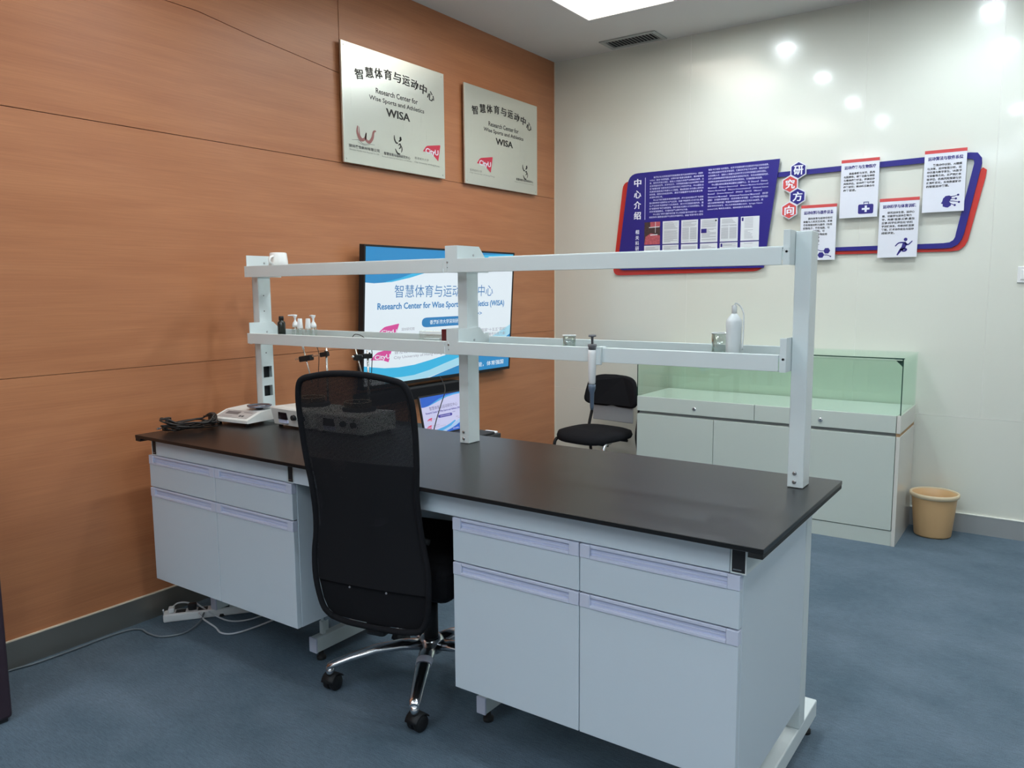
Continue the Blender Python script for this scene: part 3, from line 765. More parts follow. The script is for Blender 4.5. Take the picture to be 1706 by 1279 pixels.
# sensor clamps
def clamp(rx, ry, z, d, label, K=1.0):
    t = thing('probe_clamp', label, 'clamp', (rx, ry, z), 'black clamps holding thin probes')
    u = Vector(d).normalized()
    p0 = Vector((rx, ry, z))
    mt = Matrix.Translation(p0) @ Matrix.Rotation(math.atan2(u.y, u.x), 4, 'Z') @ Matrix.Rotation(-math.asin(u.z), 4, 'Y')
    B().box((-0.012, -0.009, -0.010), (0.030, 0.009, 0.010), 0.002, mtx=mt).build('boss', 'black', t)
    B().box((0.026, -0.004, -0.0035), (0.178*K, 0.004, 0.0035), 0.001, mtx=mt).build('arm', 'rod', t)
    B().box((0.080*K, -0.012, -0.016), (0.150*K, 0.012, 0.008), 0.003, mtx=mt).build('grip', 'black', t)
    B().lathe((0, 0, 0), [(0.006, 0.0), (0.007, 0.014)], 10).build('thumb_screw', 'black', t, local=True)
    q = mt @ Vector((0.118*K, 0.0, 0.0))
    B().tube([q+Vector((-.016, 0, .048)), q+Vector((.036, 0, -.11))], 0.0028, 8).build('probe', 'rod', t)
    B().tube([q+Vector((-.026, 0, .078)), q+Vector((-.012, 0, .036))], [0.003, 0.0055], 8).build('probe_head', 'ppwhite', t)
    B().tube(smooth_path([q+Vector((-.026, 0, .078)), q+Vector((-.010, .004, .090)), q+Vector((.03, .010, .078)), q+Vector((.070, .012, .030)), q+Vector((.066, .012, -.06)), q+Vector((.058, .012, -.13))]), 0.0016, 6).build('cord', 'black', t)
clamp(0.610, 0.6210, 1.150, (-0.98, -0.12, -0.16), 'black clamp with silver probe below the pump bottles')
clamp(0.860, 0.628, 1.152, (-0.25, -0.96, 0.02), 'black clamp with looped lead in front of the television edge', 0.45)
# heap of black leads
t = thing('cord_bundle', 'tangled heap of black leads with plug at the worktop left end', 'cord', (0.25, 0.2, Z1))
random.seed(7)
for k in range(5):
    pts = []
    for i in range(20):
        a = i/19*math.pi*2*1.5+k
        ca, sa = math.cos(a), math.sin(a)
        u_, v_ = 0.105*ca*(0.7+0.5*random.random()), 0.055*sa*(0.5+0.9*random.random())
        pts.append((0.262+0.30*u_-0.9*v_, 0.185+0.95*u_+0.25*v_, Z1+0.0045+0.0065*k+0.016*random.random()+0.018*(abs(ca) > .8)*(k > 2)))
    B().tube(smooth_path(pts, 4), 0.0035, 6).build('cord', 'darkcord', t)
B().box((0.232, 0.285, Z1+.006), (0.262, 0.312, Z1+.058), 0.008, 2).build('plug', 'darkcord', t)
B().box((0.225, 0.055, Z1+.018), (0.236, 0.072, Z1+.026), 0.001).build('connector', 'chrome', t)
# lead from the plug along the wall to the balance
B().tube(smooth_path([(0.240, 0.31, Z1+.020), (0.200, 0.42, Z1+.008), (0.185, 0.50, Z1+.004), (0.20, 0.56, Z1+.004)]), 0.0035, 6).build('cord', 'darkcord', t)

# ================================================================== UNDER THE BENCH
t = thing('power_strip', 'white power strip on the carpet under the left cabinet', 'power strip', (0.2, 0.25, 0))
mt = Matrix.Translation((0.21, 0.30, 0)) @ Matrix.Rotation(math.radians(52), 4, 'Z')
B().box((-0.22, -0.030, 0.001), (0.22, 0.030, 0.036), 0.006, 2, mtx=mt).build('housing', 'ppwhite', t)
for k in range(4):
    B().box((-0.17+.09*k, -.018, .036), (-0.13+.09*k, .018, .0372), mtx=mt).build('socket', 'dark', t)
B().box((-0.12, -.016, .0375), (-0.085, .014, .066), 0.006, 2, mtx=mt).build('plug', 'black', t)
B().box((-0.20, -.020, .0375), (-0.175, .018, .058), 0.005, 2, mtx=mt).build('plug', 'ppwhite', t)
o = B().tube(smooth_path([(0.02, -0.60, 0.006), (0.022, -0.466, 0.006), (0.04, -0.379, 0.006), (0.045, -0.238, 0.006), (0.040, -0.12, 0.006), (0.05, -0.02, 0.006), (0.09, 0.015, 0.006), (0.15, 0.01, 0.006), (0.227, 0.025, 0.006), (0.27, 0.10, 0.006), (0.24, 0.19, 0.012), (0.19, 0.25, 0.03)], 8), 0.0036, 8).build('power_cable', 'cableg')
tag(o, 'long thin grey cable snaking along the carpet beside the skirting', 'cable')
o = B().tube(smooth_path([(0.075, 0.125, 0.05), (0.055, 0.150, 0.012), (0.06, 0.20, 0.05), (0.12, 0.235, 0.048), (0.22, 0.215, 0.018), (0.328, 0.205, 0.006), (0.40, 0.185, 0.006), (0.448, 0.21, 0.006), (0.47, 0.30, 0.006), (0.475, 0.45, 0.006)], 8), 0.0038, 8).build('white_cable', 'cablew')
tag(o, 'white cable looping out from the power strip', 'cable')
o = B().tube(smooth_path([(0.13, 0.245, 0.055), (0.24, 0.26, 0.02), (0.33, 0.28, 0.006), (0.385, 0.34, 0.006), (0.40, 0.46, 0.006), (0.41, 0.58, 0.006)], 8), 0.0034, 8).build('white_cable', 'cablew')
tag(o, 'thinner white cable running back under the left cabinet', 'cable')

# dark furniture edge at the left border
t = thing('side_cabinet', 'dark plum cabinet edge at the far left beside the skirting', 'cabinet', (0.2, -1.0, 0))
B().box((0.06, -1.5, 0.012), (0.403, -0.612, 0.90), 0.012, 3).build('body', 'leather', t)
B().box((0.075, -1.48, 0.0), (0.392, -0.625, 0.012)).build('plinth', 'dark', t)

# ================================================================== OFFICE CHAIR
HX, HY = 1.392, 0.375
t = thing('office_chair', 'black high-back mesh office chair with chrome star base pushed under the bench', 'chair', (HX, HY, 0), rz=math.radians(11))
def star_leg(k, a):
    K = 1.11 if k == 0 else 1.0
    d = Vector((math.cos(a), math.sin(a), 0)); n_ = Vector((-d.y, d.x, 0))
    prof = [(0.03, 0.150, 0.034, 0.020), (0.10, 0.152, 0.030, 0.017), (0.18, 0.143, 0.026, 0.015), (0.26, 0.120, 0.022, 0.013), (0.315, 0.099, 0.020, 0.013), (0.335, 0.090, 0.017, 0.011)]
    rings = []
    for r, z, w2, h2 in prof:
        rings.append([d*r*K+n_*(w2*math.cos(q))+Vector((0, 0, z+h2*math.sin(q))) for q in [2*math.pi*j/12 for j in range(12)]])
    b = B().ring(rings); leg = b.build('star_leg', 'chrome', t, local=True)
    tip = d*0.326*K
    B().lathe((tip.x, tip.y, 0.062), [(0.013, 0), (0.014, 0.008), (0.014, 0.028)], 14).build('caster_socket', 'chrome', leg, local=True)
    # caster
    ca = a+[0.9, -0.6, 1.4, 0.3, 2.0][k]
    e = Vector((math.cos(ca), math.sin(ca), 0)); f = Vector((-e.y, e.x, 0))
    c0 = tip-e*0.012
    for sgn in (-1, 1):
        rings = []
        for rr, off in ((0.006, 0.004), (0.026, 0.004), (0.0285, 0.008), (0.0285, 0.020), (0.024, 0.0245), (0.008, 0.025)):
            rings.append([c0+Vector((0, 0, 0.0292))+f*(sgn*off)+e*(rr*math.cos(q))+Vector((0, 0, rr*math.sin(q))) for q in [2*math.pi*j/20 for j in range(20)]])
        B().ring(rings).build('caster_wheel', 'black', leg, local=True)
    rings = []
    for j in range(8):
        q = math.radians(10+j*20); p_ = c0+Vector((0, 0, 0.0292))+e*(0.033*math.cos(q))+Vector((0, 0, 0.033*math.sin(q)))
        dn = e*math.cos(q)+Vector((0, 0, math.sin(q)))
        rings.append([p_+f*0.026-dn*0.003, p_+f*0.026+dn*0.001, p_-f*0.026+dn*0.001, p_-f*0.026-dn*0.003])
    B().ring(rings).build('caster_hood', 'black', leg, local=True)
    return leg
for k, deg in enumerate((213, 290, 3, 72, 143)):
    leg = star_leg(k, math.radians(deg))
    if k == 1:
        a = math.radians(deg); d = Vector((math.cos(a), math.sin(a), 0)); n_ = Vector((-d.y, d.x, 0)); rings = []
        for r, z, w2, h2 in ((0.130, 0.1500, 0.0293, 0.0172), (0.165, 0.1462, 0.0276, 0.0164)):
            rings.append([d*r+n_*(w2*math.cos(q))+Vector((0, 0, z+h2*math.sin(q))) for q in [math.pi*j/8-0.2 for j in range(11)]])
        o = B().ring(rings, cap=False, closed=False).build('sticker', 'lav', leg, local=True); o['label'] = 'pale lavender paper sticker wrapped over the leg'
B().lathe((0, 0, 0), [(0.040, 0.122), (0.045, 0.130), (0.045, 0.168), (0.036, 0.178), (0.030, 0.18)], 24).build('hub', 'chrome', t, local=True)
B().lathe((0, 0, 0), [(0.026, 0.178), (0.026, 0.300), (0.021, 0.302), (0.014, 0.303), (0.014, 0.40)], 18).build('gas_column', 'black', t, local=True)
B().box((-0.09, -0.13, 0.375), (0.09, 0.12, 0.425), 0.014, 2).build('tilt_mechanism', 'black', t, local=True)
B().box((0.09, -0.01, 0.385), (0.20, 0.01, 0.397), 0.004, 2).build('lever', 'black', t, local=True)
# seat: rounded cushion
b = B().box((-0.240, -0.300, 0.430), (0.240, 0.200, 0.560), 0.045, 4); b.build('seat', 'blackfab', t, local=True)
b = B()
b.box((-0.035, -0.370, 0.385), (0.035, -0.10, 0.415), 0.010, 2); b.box((-0.035, -0.375, 0.385), (0.035, -0.345, 0.62), 0.010, 2); b.build('back_support', 'black', t, local=True)
# tall back shell
BP = [  # z, local y, half width
    (0.375, -0.385, 0.172), (0.395, -0.388, 0.200), (0.43, -0.391, 0.216), (0.50, -0.397, 0.228), (0.58, -0.399, 0.228), (0.66, -0.403, 0.214), (0.74, -0.412, 0.207),
    (0.82, -0.424, 0.208), (0.90, -0.434, 0.217), (0.98, -0.443, 0.222), (1.05, -0.452, 0.223), (1.10, -0.459, 0.219), (1.135, -0.465, 0.208), (1.152, -0.468, 0.188), (1.160, -0.470, 0.150)]
def back_pt(i, s_, off=0.0):
    z, y, w2 = BP[i]; w2 *= 0.93
    top = max(0, (z-1.08)/0.086); crown = 0.016*top*(1-s_*s_)
    return Vector((0.018+w2*s_, y-0.012+0.012*s_*s_+off, z+crown+0.006))
NS = 14
ss = [-1+2*j/NS for j in range(NS+1)]
b = B(); b.ring([[back_pt(i, s__*0.965) for s__ in ss] for i in range(3, len(BP))], cap=False, closed=False); b.build('mesh_panel', 'meshfab', t, local=True, normals=False)
b = B(); b.ring([[back_pt(i, s__*0.965, 0.012) for s__ in ss] for i in range(0, 6)], cap=False, closed=False); b.build('lumbar_cover', 'blackfab', t, local=True, normals=False)
b = B(); b.ring([[back_pt(i, s__*0.955, 0.016) for s__ in ss] for i in range(4, 9)], cap=False, closed=False); b.build('inner_mesh_panel', 'meshfab', t, local=True, normals=False)
loop = [back_pt(i, -0.98) for i in range(len(BP))] + [back_pt(len(BP)-1, s__) for s__ in (-0.7, -0.35, 0, 0.35, 0.7)] + [back_pt(i, 0.98) for i in range(len(BP)-1, -1, -1)]
bot = [back_pt(0, s__)+Vector((0, 0, -0.006)) for s__ in (0.6, 0.2, -0.2, -0.6)]
b = B().tube(smooth_path(loop+bot+[loop[0]], 3), 0.0095, 10); b.build('back_frame', 'blackfab', t, local=True)
b = B().tube([back_pt(5, s__, 0.03)+Vector((0, 0, 0.02*(1-s__*s__))) for s__ in ss], 0.010, 8); b.build('lumbar_bar', 'black', t, local=True)
b = B()
for s__ in (-0.28, 0.35): 
    q = back_pt(3, s__, -0.003); b.lathe((q.x, q.y-.012, q.z), [(0.0035, 0), (0.003, -0.002)], 10, axis='y')
b.build('bolt_cap', 'screw', t, local=True)
b = B().box((-0.02, -0.380, 0.335), (0.05, -0.330, 0.385), 0.012, 2); b.build('support_foot', 'black', t, local=True)

# ================================================================== TELEVISION
def slide(pl, W_, H_, prefix, parent, mats, h0=0.0, fine=True):
    """the slide shown on a screen: graphics and lettering, in 0..1 units"""
    P = lambda x, y: (x*W_, y*H_)
    b = B()
    b.mat(mats[1])   # top dark blue wave
    pp(b, pl, [P(0, 1), P(0, .748), P(.05, .742), P(.10, .747), P(.15, .760), P(.20, .780), P(.26, .810), P(.34, .855), P(.44, .905), P(.60, .955), P(.75, .98), P(1, 1)], h0+.0004)
    b.mat(mats[2])
    pp(b, pl, [P(.10, .747), P(.15, .752), P(.26, .785), P(.36, .825), P(.48, .870), P(.62, .915), P(.80, .945), P(1, .955), P(1, 1), P(.75, .98), P(.60, .955), P(.44, .905), P(.34, .855), P(.26, .810), P(.20, .780)], h0+.0006)
    b.mat(mats[2])   # lower waves
    pp(b, pl, [P(0, .150), P(.05, .135), P(.12, .118), P(.20, .112), P(.30, .118), P(.40, .140), P(.50, .165), P(.60, .205), P(.72, .27), P(.74, .24), P(.60, .135), P(.50, .10), P(.40, .062), P(.30, .038), P(.22, .035), P(.13, .045), P(0, .10)], h0+.0004)
    b.mat(mats[4])
    pp(b, pl, [P(.12, .0), P(.13, .045), P(.22, .035), P(.30, .038), P(.40, .062), P(.50, .10), P(.60, .135), P(.72, .20), P(.84, .28), P(1, .38), P(1, .30), P(.86, .20), P(.72, .12), P(.60, .07), P(.48, .03), P(.38, 0)], h0+.0005)
    b.mat(mats[1])
    pp(b, pl, [P(.40, 0), P(.48, .028), P(.60, .068), P(.72, .118), P(.86, .198), P(1, .298), P(1, 0)], h0+.0006)
    b.mat(mats[5])
    pp(b, pl, [P(*q) for q in round_poly([(.34, .402), (.68, .402), (.68, .478), (.34, .478)], .035)], h0+.0006)
    for (x0, x1, y0, y1) in ((.075, .200, .355, .444), (.036, .161, .160, .262)):
        b.mat(mats[6])
        pp(b, pl, [P(*q) for q in round_poly([(x0, y0+(y1-y0)*.28), (x0+(x1-x0)*.30, y0+(y1-y0)*.78), (x1, y1), (x1-(x1-x0)*.16, y0), (x0+(x1-x0)*.55, y0+(y1-y0)*.2)], [.004, .012, .006, .004, .01])], h0+.0006)
    o1 = b.build(prefix+'slide_graphics', None, parent, normals=False)
    def T(s, x0, x1, y0, y1, m, bold=0.0):
        b = B(); b.mat(m); put_text(b, pl, s, x0*W_, x1*W_, y0*H_, y1*H_, h0+.0010, bold)
        b.build('slide_line', None, parent, normals=False)
    T('智慧体育与运动研究中心', .168, .843, .636, .732, mats[3], 0.0)
    T('Research Center for Wise Sports and Athletics (WISA)', .071, .939, .537, .600, mats[5], .022)
    T('>>>', .700, .762, .480, .506, mats[5], .01)
    T('香港城市大学深圳研究院', .392, .630, .422, .458, mats[0], .01)
    T('深圳研究院', .213, .294, .386, .410, mats[7])
    T('香港城市大学', .174, .335, .215, .250, mats[7])
    T('City University of Hong Kong', .172, .479, .172, .200, mats[7])
    T('CityU', .095, .186, .365, .402, mats[0], .02)
    T('CityU', .060, .150, .178, .222, mats[0], .02)
    T('（国家“十五五”高校）', .755, .965, .330, .362, mats[7])
    T('（战略性科技力量）', .790, .965, .292, .322, mats[7])
    T('科技赋能，体育强国', .640, .954, .030, .072, mats[0], .01)
TVM = ['tv white', 'tv blue', 'tv cyan', 'tv title', 'tv pale', 'tv mid', 'tv pink', 'tv grey']
def tvcols(pre, k, cols):
    for nme, c in zip(TVM, cols): M[pre+nme] = emissive(pre+nme, c, k)
    return [pre+nme for nme in TVM]
bigm = tvcols('', 0.95, [(0.72, 0.80, 0.86), (0.028, 0.24, 0.52), (0.05, 0.44, 0.72), (0.045, 0.19, 0.43), (0.36, 0.66, 0.80), (0.03, 0.20, 0.46), (0.62, 0.07, 0.30), (0.30, 0.30, 0.34)])
t = thing('television', 'large wall-mounted television showing a white and blue slide', 'television', (0.04, 2.07, 0.87))
V_ = Vector((0.05, 0, 0.795)); HT = V_.length; V_.normalize()
TW = 1.412
tp = Plane((0.05, 1.366, 0.872), (0, 1, 0), V_)
b = B().prism([tp(0, 0, -0.0012), tp(TW, 0, -0.0012), tp(TW, HT, -0.0012), tp(0, HT, -0.0012)], -tp.n*0.032); b.build('casing', 'black', t)
b = B(); e = 0.011
for a, c in (((0, 0), (TW, 0.018)), ((0, HT-e), (TW, HT)), ((0, 0.018), (e, HT-e)), ((TW-e, 0.018), (TW, HT-e))):
    b.prism([tp(a[0], a[1], -0.001), tp(c[0], a[1], -0.001), tp(c[0], c[1], -0.001), tp(a[0], c[1], -0.001)], tp.n*0.0045)
b.build('bezel', 'black', t)
b = B().mat(bigm[0]); b.prism([tp(e, .018, -.0010), tp(TW-e, .018, -.0010), tp(TW-e, HT-e, -.0010), tp(e, HT-e, -.0010)], tp.n*0.0008); b.build('screen', None, t)
slide(Plane(tp(e, .018), (0, 1, 0), V_), TW-2*e, HT-e-.018, '', t, bigm)
B().box((0.0, 1.60, 0.95), (0.030, 2.50, 1.50), 0.004).build('wall_mount', 'black', t)
# black sound bar below it
t = thing('sound_bar', 'long black sound bar on the wooden wall just below the television', 'speaker', (0.06, 1.75, 0.80))
B().box((0.001, 1.34, 0.775), (0.080, 2.20, 0.850), 0.008, 2).build('housing', 'black', t)
B().box((0.0802, 1.36, 0.785), (0.083, 2.18, 0.840), 0.001).build('grille', 'blackfab', t)
for k, (ya, yb) in enumerate(((1.72, 1.61), (1.86, 1.78))):
    o = B().tube(smooth_path([(0.06, ya, 0.775), (0.10, ya-.03, 0.70), (0.16, yb, 0.60)]), 0.003, 6).build('hanging_cord', 'black')
    tag(o, ['thin black cord hanging from the sound bar nearest the office chair', 'thin black cord hanging from the sound bar nearer the middle post'][k], 'cord')
# low desk behind the bench with a laptop
t = thing('small_desk', 'low dark desk behind the bench in front of the television', 'desk', (0.55, 1.2, 0))
B().box((0.20, 0.90, 0.690), (0.942, 1.440, 0.712), 0.002).build('desktop', 'desk', t)
for lx, ly in ((0.23, 0.93), (0.91, 0.93), (0.23, 1.41), (0.91, 1.41)):
    B().box((lx-.02, ly-.02, 0), (lx+.02, ly+.02, 0.690), 0.002).build('leg', 'greyplastic', t)
lapm = tvcols('laptop ', 0.80, [(0.62, 0.62, 0.88), (0.02, 0.12, 0.60), (0.08, 0.40, 0.80), (0.14, 0.12, 0.30), (0.40, 0.60, 0.88), (0.06, 0.05, 0.36), (0.70, 0.06, 0.16), (0.40, 0.30, 0.44)])
t = thing('laptop', 'open laptop showing the purple tinted slide on the low desk', 'laptop', (0.75, 1.25, 0.7125))
LV = Vector((-0.048, 0.012, 0.178)); LH = LV.length; LV.normalize()
LW = 0.315
lp = Plane(Vector((0.765, 1.082, 0.732)), (0, 1, 0), LV)
B().prism([lp(-.008, -.008, -.0005), lp(LW+.008, -.008, -.0005), lp(LW+.008, LH+.008, -.0005), lp(-.008, LH+.008, -.0005)], -lp.n*0.007).build('lid', 'black', t)
b = B().mat(lapm[0]); b.prism([lp(0, 0, -.0003), lp(LW, 0, -.0003), lp(LW, LH, -.0003), lp(0, LH, -.0003)], lp.n*0.0006); b.build('screen', None, t)
slide(lp, LW, LH, '', t, lapm, 0.0004)
B().box((0.768, 1.074, 0.7130), (0.935, 1.400, 0.7255), 0.003).build('keyboard_base', 'black', t)
o = B().tube(smooth_path([(0.62, 1.36, 0.985), (0.72, 1.28, 0.935), (0.755, 1.20, 0.86), (0.79, 1.12, 0.79), (0.80, 1.08, 0.7145)]), 0.0024, 6).build('headset_lead', 'black')
tag(o, 'thin black lead crossing the left part of the laptop screen', 'cord')
o = B().box((0.86, 1.404, 0.7125), (0.93, 1.430, 0.722), 0.002).build('white_adapter', 'ppwhite'); tag(o, 'tiny white adapter on the low desk just right of the middle post', 'adapter')

# ================================================================== PLAQUES
CH = '智慧体育与运动中心'
def running_y(b, pl, cx, cy, s):
    """calligraphic round emblem of curved strokes"""
    stroke(b, pl, [(cx-.52*s, cy+.95*s), (cx-.50*s, cy+.55*s), (cx-.25*s, cy+.20*s), (cx+.05*s, cy+.22*s)], .20*s)
    stroke(b, pl, [(cx+.12*s, cy+.40*s), (cx+.40*s, cy+.55*s), (cx+.45*s, cy+.85*s), (cx+.30*s, cy+.70*s)], .24*s)
    stroke(b, pl, [(cx+.30*s, cy+.62*s), (cx+.62*s, cy+.66*s)], .18*s)
    stroke(b, pl, [(cx+.05*s, cy-.02*s), (cx+.35*s, cy+.15*s), (cx+.42*s, cy-.15*s), (cx+.15*s, cy-.38*s)], .18*s)
    stroke(b, pl, [(cx+.50*s, cy+.02*s), (cx+.64*s, cy-.35*s), (cx+.50*s, cy-.72*s)], .15*s)
    stroke(b, pl, [(cx-.42*s, cy-.42*s), (cx-.10*s, cy-.85*s), (cx+.35*s, cy-.90*s)], .20*s)
def city_logo(b, pl, x0, x1, y0, y1, mred, mwhite):
    w_, h_ = x1-x0, y1-y0
    b.mat(mred)
    pp(b, pl, round_poly([(x0, y0+h_*.42), (x0+w_*.20, y0+h_*.78), (x1, y1), (x1-w_*.14, y0), (x0+w_*.62, y0+h_*.26), (x0+w_*.35, y0+h_*.44)], [w_*.02, w_*.10, w_*.05, w_*.03, w_*.05, w_*.05]), .0008)
    b.mat(mwhite)
    put_text(b, pl, 'CityU', x0+w_*.14, x0+w_*.86, y0+h_*.24, y0+h_*.66, .0014, .03)
def plaque(y0, y1, z0, z1, n, label):
    t = thing('wall_plaque', label, 'sign', (0.0, (y0+y1)/2, z0), 'brushed steel plaques on the wooden wall')
    B().box((0.0005, y0+.04, z0+.03), (0.018, y1-.04, z1-.03)).build('spacer_frame', 'seam', t)
    B().mat('brushed').box((0.018, y0, z0), (0.030, y1, z1), 0.001).build('plate', None, t)
    W_, H_ = y1-y0, z1-z0
    pl = Plane((0.0302, y0, z0), (0, 1, 0), (0, 0, 1))
    b = B().mat('ink')
    # arched characters
    xs_ = [.148, .242, .326, .416, .505, .594, .681, .770, .852]
    cys = [.762, .800, .816, .830, .831, .826, .814, .798, .755]
    rots = [.17, .12, .08, .04, 0, -.04, -.08, -.12, -.18]
    if n == 2:
        xs_ = [.127+(x-.148)*1.06 for x in xs_]; cys = [c-.006 for c in cys]
    for ch, xx, cy, ro in zip(CH, xs_, cys, rots):
        cw = .074
        put_text(b, pl, ch, (xx-cw/2)*W_, (xx+cw/2)*W_, (cy-.044)*H_, (cy+.044)*H_, .0006, .035, rot=ro)
    b.build('title_lettering', None, t, normals=False)
    b = B().mat('inkgrey')
    if n == 1:
        put_text(b, pl, 'Research Center for', .298*W_, .711*W_, .641*H_, .688*H_, .0006, .020)
        put_text(b, pl, 'Wise Sports and Athletics', .235*W_, .777*W_, .563*H_, .614*H_, .0006, .020)
        b.mat('ink'); put_text(b, pl, 'WISA', .389*W_, .624*W_, .465*H_, .536*H_, .0006, .035)
    else:
        put_text(b, pl, 'Research Center for', .303*W_, .718*W_, .635*H_, .684*H_, .0006, .020)
        put_text(b, pl, 'Wise Sports and Athletics', .238*W_, .788*W_, .560*H_, .612*H_, .0006, .020)
        b.mat('ink'); put_text(b, pl, 'WISA', .396*W_, .631*W_, .462*H_, .530*H_, .0006, .035)
    b.build('english_lettering', None, t, normals=False)
    if n == 1:
        b = B().mat('logobrown')
        X = lambda x, y: (x*W_, y*H_)
        stroke(b, pl, [X(.125, .325), X(.120, .27), X(.145, .215), X(.185, .225), X(.200, .275)], .018)
        stroke(b, pl, [X(.200, .280), X(.195, .225), X(.225, .205), X(.255, .245), X(.268, .300), X(.290, .312)], .018)
        stroke(b, pl, [X(.136, .320), X(.140, .25), X(.160, .225)], .007)
        b.mat('inkfaint')
        stroke(b, pl, [X(.07, .197), X(.13, .205), X(.17, .180), X(.22, .186), X(.275, .190)], .004)
        stroke(b, pl, [X(.12, .192), X(.17, .170), X(.23, .174)], .003)
        b.build('swan_emblem', None, t, normals=False)
        b = B().mat('inkgrey')
        put_text(b, pl, '深圳柔性新材有限公司', .043*W_, .318*W_, .132*H_, .160*H_, .0006, .015)
        b.mat('inkfaint'); put_text(b, pl, 'Shenzhen Flexible New Materials Co., Ltd.', .048*W_, .314*W_, .107*H_, .121*H_)
        b.mat('inkgrey'); put_text(b, pl, '智慧体育与运动研究中心', .361*W_, .620*W_, .122*H_, .150*H_, .0006, .015)
        b.mat('inkfaint'); put_text(b, pl, 'Research Center for Wise Sports and Athletics', .343*W_, .636*W_, .098*H_, .112*H_)
        b.mat('inkfaint'); put_text(b, pl, '香港城市大学', .666*W_, .817*W_, .136*H_, .160*H_)
        put_text(b, pl, 'City University of Hong Kong', .665*W_, .933*W_, .100*H_, .118*H_)
        b.build('small_lettering', None, t, normals=False)
        b = B().mat('ink'); running_y(b, pl, .498*W_, .232*H_, .064*W_); b.build('runner_emblem', None, t, normals=False)
        b = B(); city_logo(b, pl, .755*W_, .950*W_, .156*H_, .316*H_, 'logored', 'whiteink'); b.build('red_emblem', None, t, normals=False)
    else:
        b = B(); city_logo(b, pl, .146*W_, .354*W_, .150*H_, .320*H_, 'logored', 'whiteink'); b.build('red_emblem', None, t, normals=False)
        b = B().mat('ink'); running_y(b, pl, .810*W_, .232*H_, .062*W_); b.build('runner_emblem', None, t, normals=False)
        b = B().mat('inkfaint'); put_text(b, pl, '香港城市大学', .056*W_, .208*W_, .132*H_, .156*H_)
        put_text(b, pl, 'City University of Hong Kong', .056*W_, .374*W_, .106*H_, .124*H_)
        b.mat('inkgrey'); put_text(b, pl, '智慧体育与运动研究中心', .680*W_, .935*W_, .125*H_, .152*H_, .0006, .015)
        b.mat('inkfaint'); put_text(b, pl, 'Research Center for Wise Sports and Athletics', .660*W_, .941*W_, .100*H_, .114*H_)
        b.build('small_lettering', None, t, normals=False)
    for yy, zz in ((y0+.02, z0+.02), (y1-.02, z0+.02), (y0+.02, z1-.02), (y1-.02, z1-.02)):
        B().lathe((0.030, yy, zz), [(0.005, 0), (0.004, 0.002)], 10, axis='x').build('screw_cap', 'brushed', t)
plaque(1.310, 2.141, 2.096, 2.716, 1, 'left larger-looking brushed steel plaque with three emblems along its foot')
plaque(2.340, 3.175, 2.093, 2.711, 2, 'right brushed steel plaque near the corner with two emblems along its foot')

# ================================================================== SIGNS ON THE WHITE WALL
CAMP = Vector((3.197, -1.681, 1.421))
def scl(y): return (y-CAMP.y)/(YW-CAMP.y)
class WPlane(Plane):
    """back wall plane at depth y; takes wall coordinates x, z measured at the wall face and keeps the sign sizes for that depth"""
    def __init__(s, y):
        k = scl(y); s.k = k
        Plane.__init__(s, (CAMP.x*(1-k), y, CAMP.z*(1-k)), (k, 0, 0), (0, 0, k)); s.n = Vector((0, -1, 0))
def slab(b, pts, y, th):
    pl = WPlane(y); b.prism([pl(x, z) for x, z in pts], (0, th, 0))
# info board
t = thing('information_board', 'slanted royal blue information board with red backing on the white wall', 'sign', (1.08, YW, 1.55))
yb_ = YW-0.028
b = B().mat('signred'); slab(b, round_poly([(0.575, 2.172), (1.55, 2.172), (1.595, 1.560), (1.55, 1.527), (0.495, 1.514)], [.05, 0, .03, .03, .06]), YW-0.0125, 0.010); b.build('red_backing', None, t)
b = B().mat('signblue'); slab(b, round_poly([(0.618, 2.222), (1.669, 2.226), (1.588, 1.548), (0.530, 1.552)], [.07, 0, 0, .055]), yb_, 0.012); b.build('blue_panel', None, t)
b = B().mat('greyplastic')
for x, z in ((0.75, 2.1), (1.5, 2.1), (0.75, 1.65), (1.5, 1.65)): b.box((x-.02, YW-.0155, z-.02), (x+.02, YW-.0126, z+.02))
b.build('spacer', None, t)
wp = WPlane(yb_)
b = B().mat('whiteink')
for ch, z in zip('中心介绍', (2.156, 2.077, 2.003, 1.930)): put_text(b, wp, ch, .659, .713, z-.027, z+.027, .0006, .03)
for ch, z in zip('相关科研成果', (1.816, 1.776, 1.738, 1.700, 1.662, 1.624)): put_text(b, wp, ch, .674, .702, z-.015, z+.015, .0006, .02)
b.build('heading_lettering', None, t, normals=False)
b = B().mat('paleink'); pp(b, wp, [(.744, 2.187), (.748, 2.187), (.748, 1.899), (.744, 1.899)]); b.build('divider_line', None, t, normals=False)
L1 = ['__香港城市大学深圳研究院智慧体育与运动研究中心（简称', 'WISA）面向“体育强国、健康中国”国家战略需求，推动智慧体', '育，服务粤港澳大湾区，聚焦人工智能与体育产业的融合发展，立',
      '足深圳面向世界，多学科交叉，开展智能穿戴与运动健康技术研', '究“智慧体育”创新体系及关键共性技术研究平台，中心团队以', '先进材料柔性电子传感与人工智能、微纳制造技术为核心研究方',
      '向布局，研究方向包括材料、柔性可穿戴器件与系统及算法等', '关键科学技术。',
      '__中心以“科技赋能体育高质量发展、提升运动训练水平”为目标', '重点推动科技成果转化与产业应用，构建“基础研究-技术开发-成果',
      '化-产业应用”的创新链条与生态体系，致力于打造国际领先的、国', '际“智慧体育”科技创新高地，培养高层次创新人才与科研团队，服', '务体育强国建设，引领体育产业数字化升级。',
      '__中心设立“材料与器件研究室·中心实验室·数字体育平台”一体化', '研发体系-国家级创新平台联合共建单位，涵盖“科研·转化·服务'] 
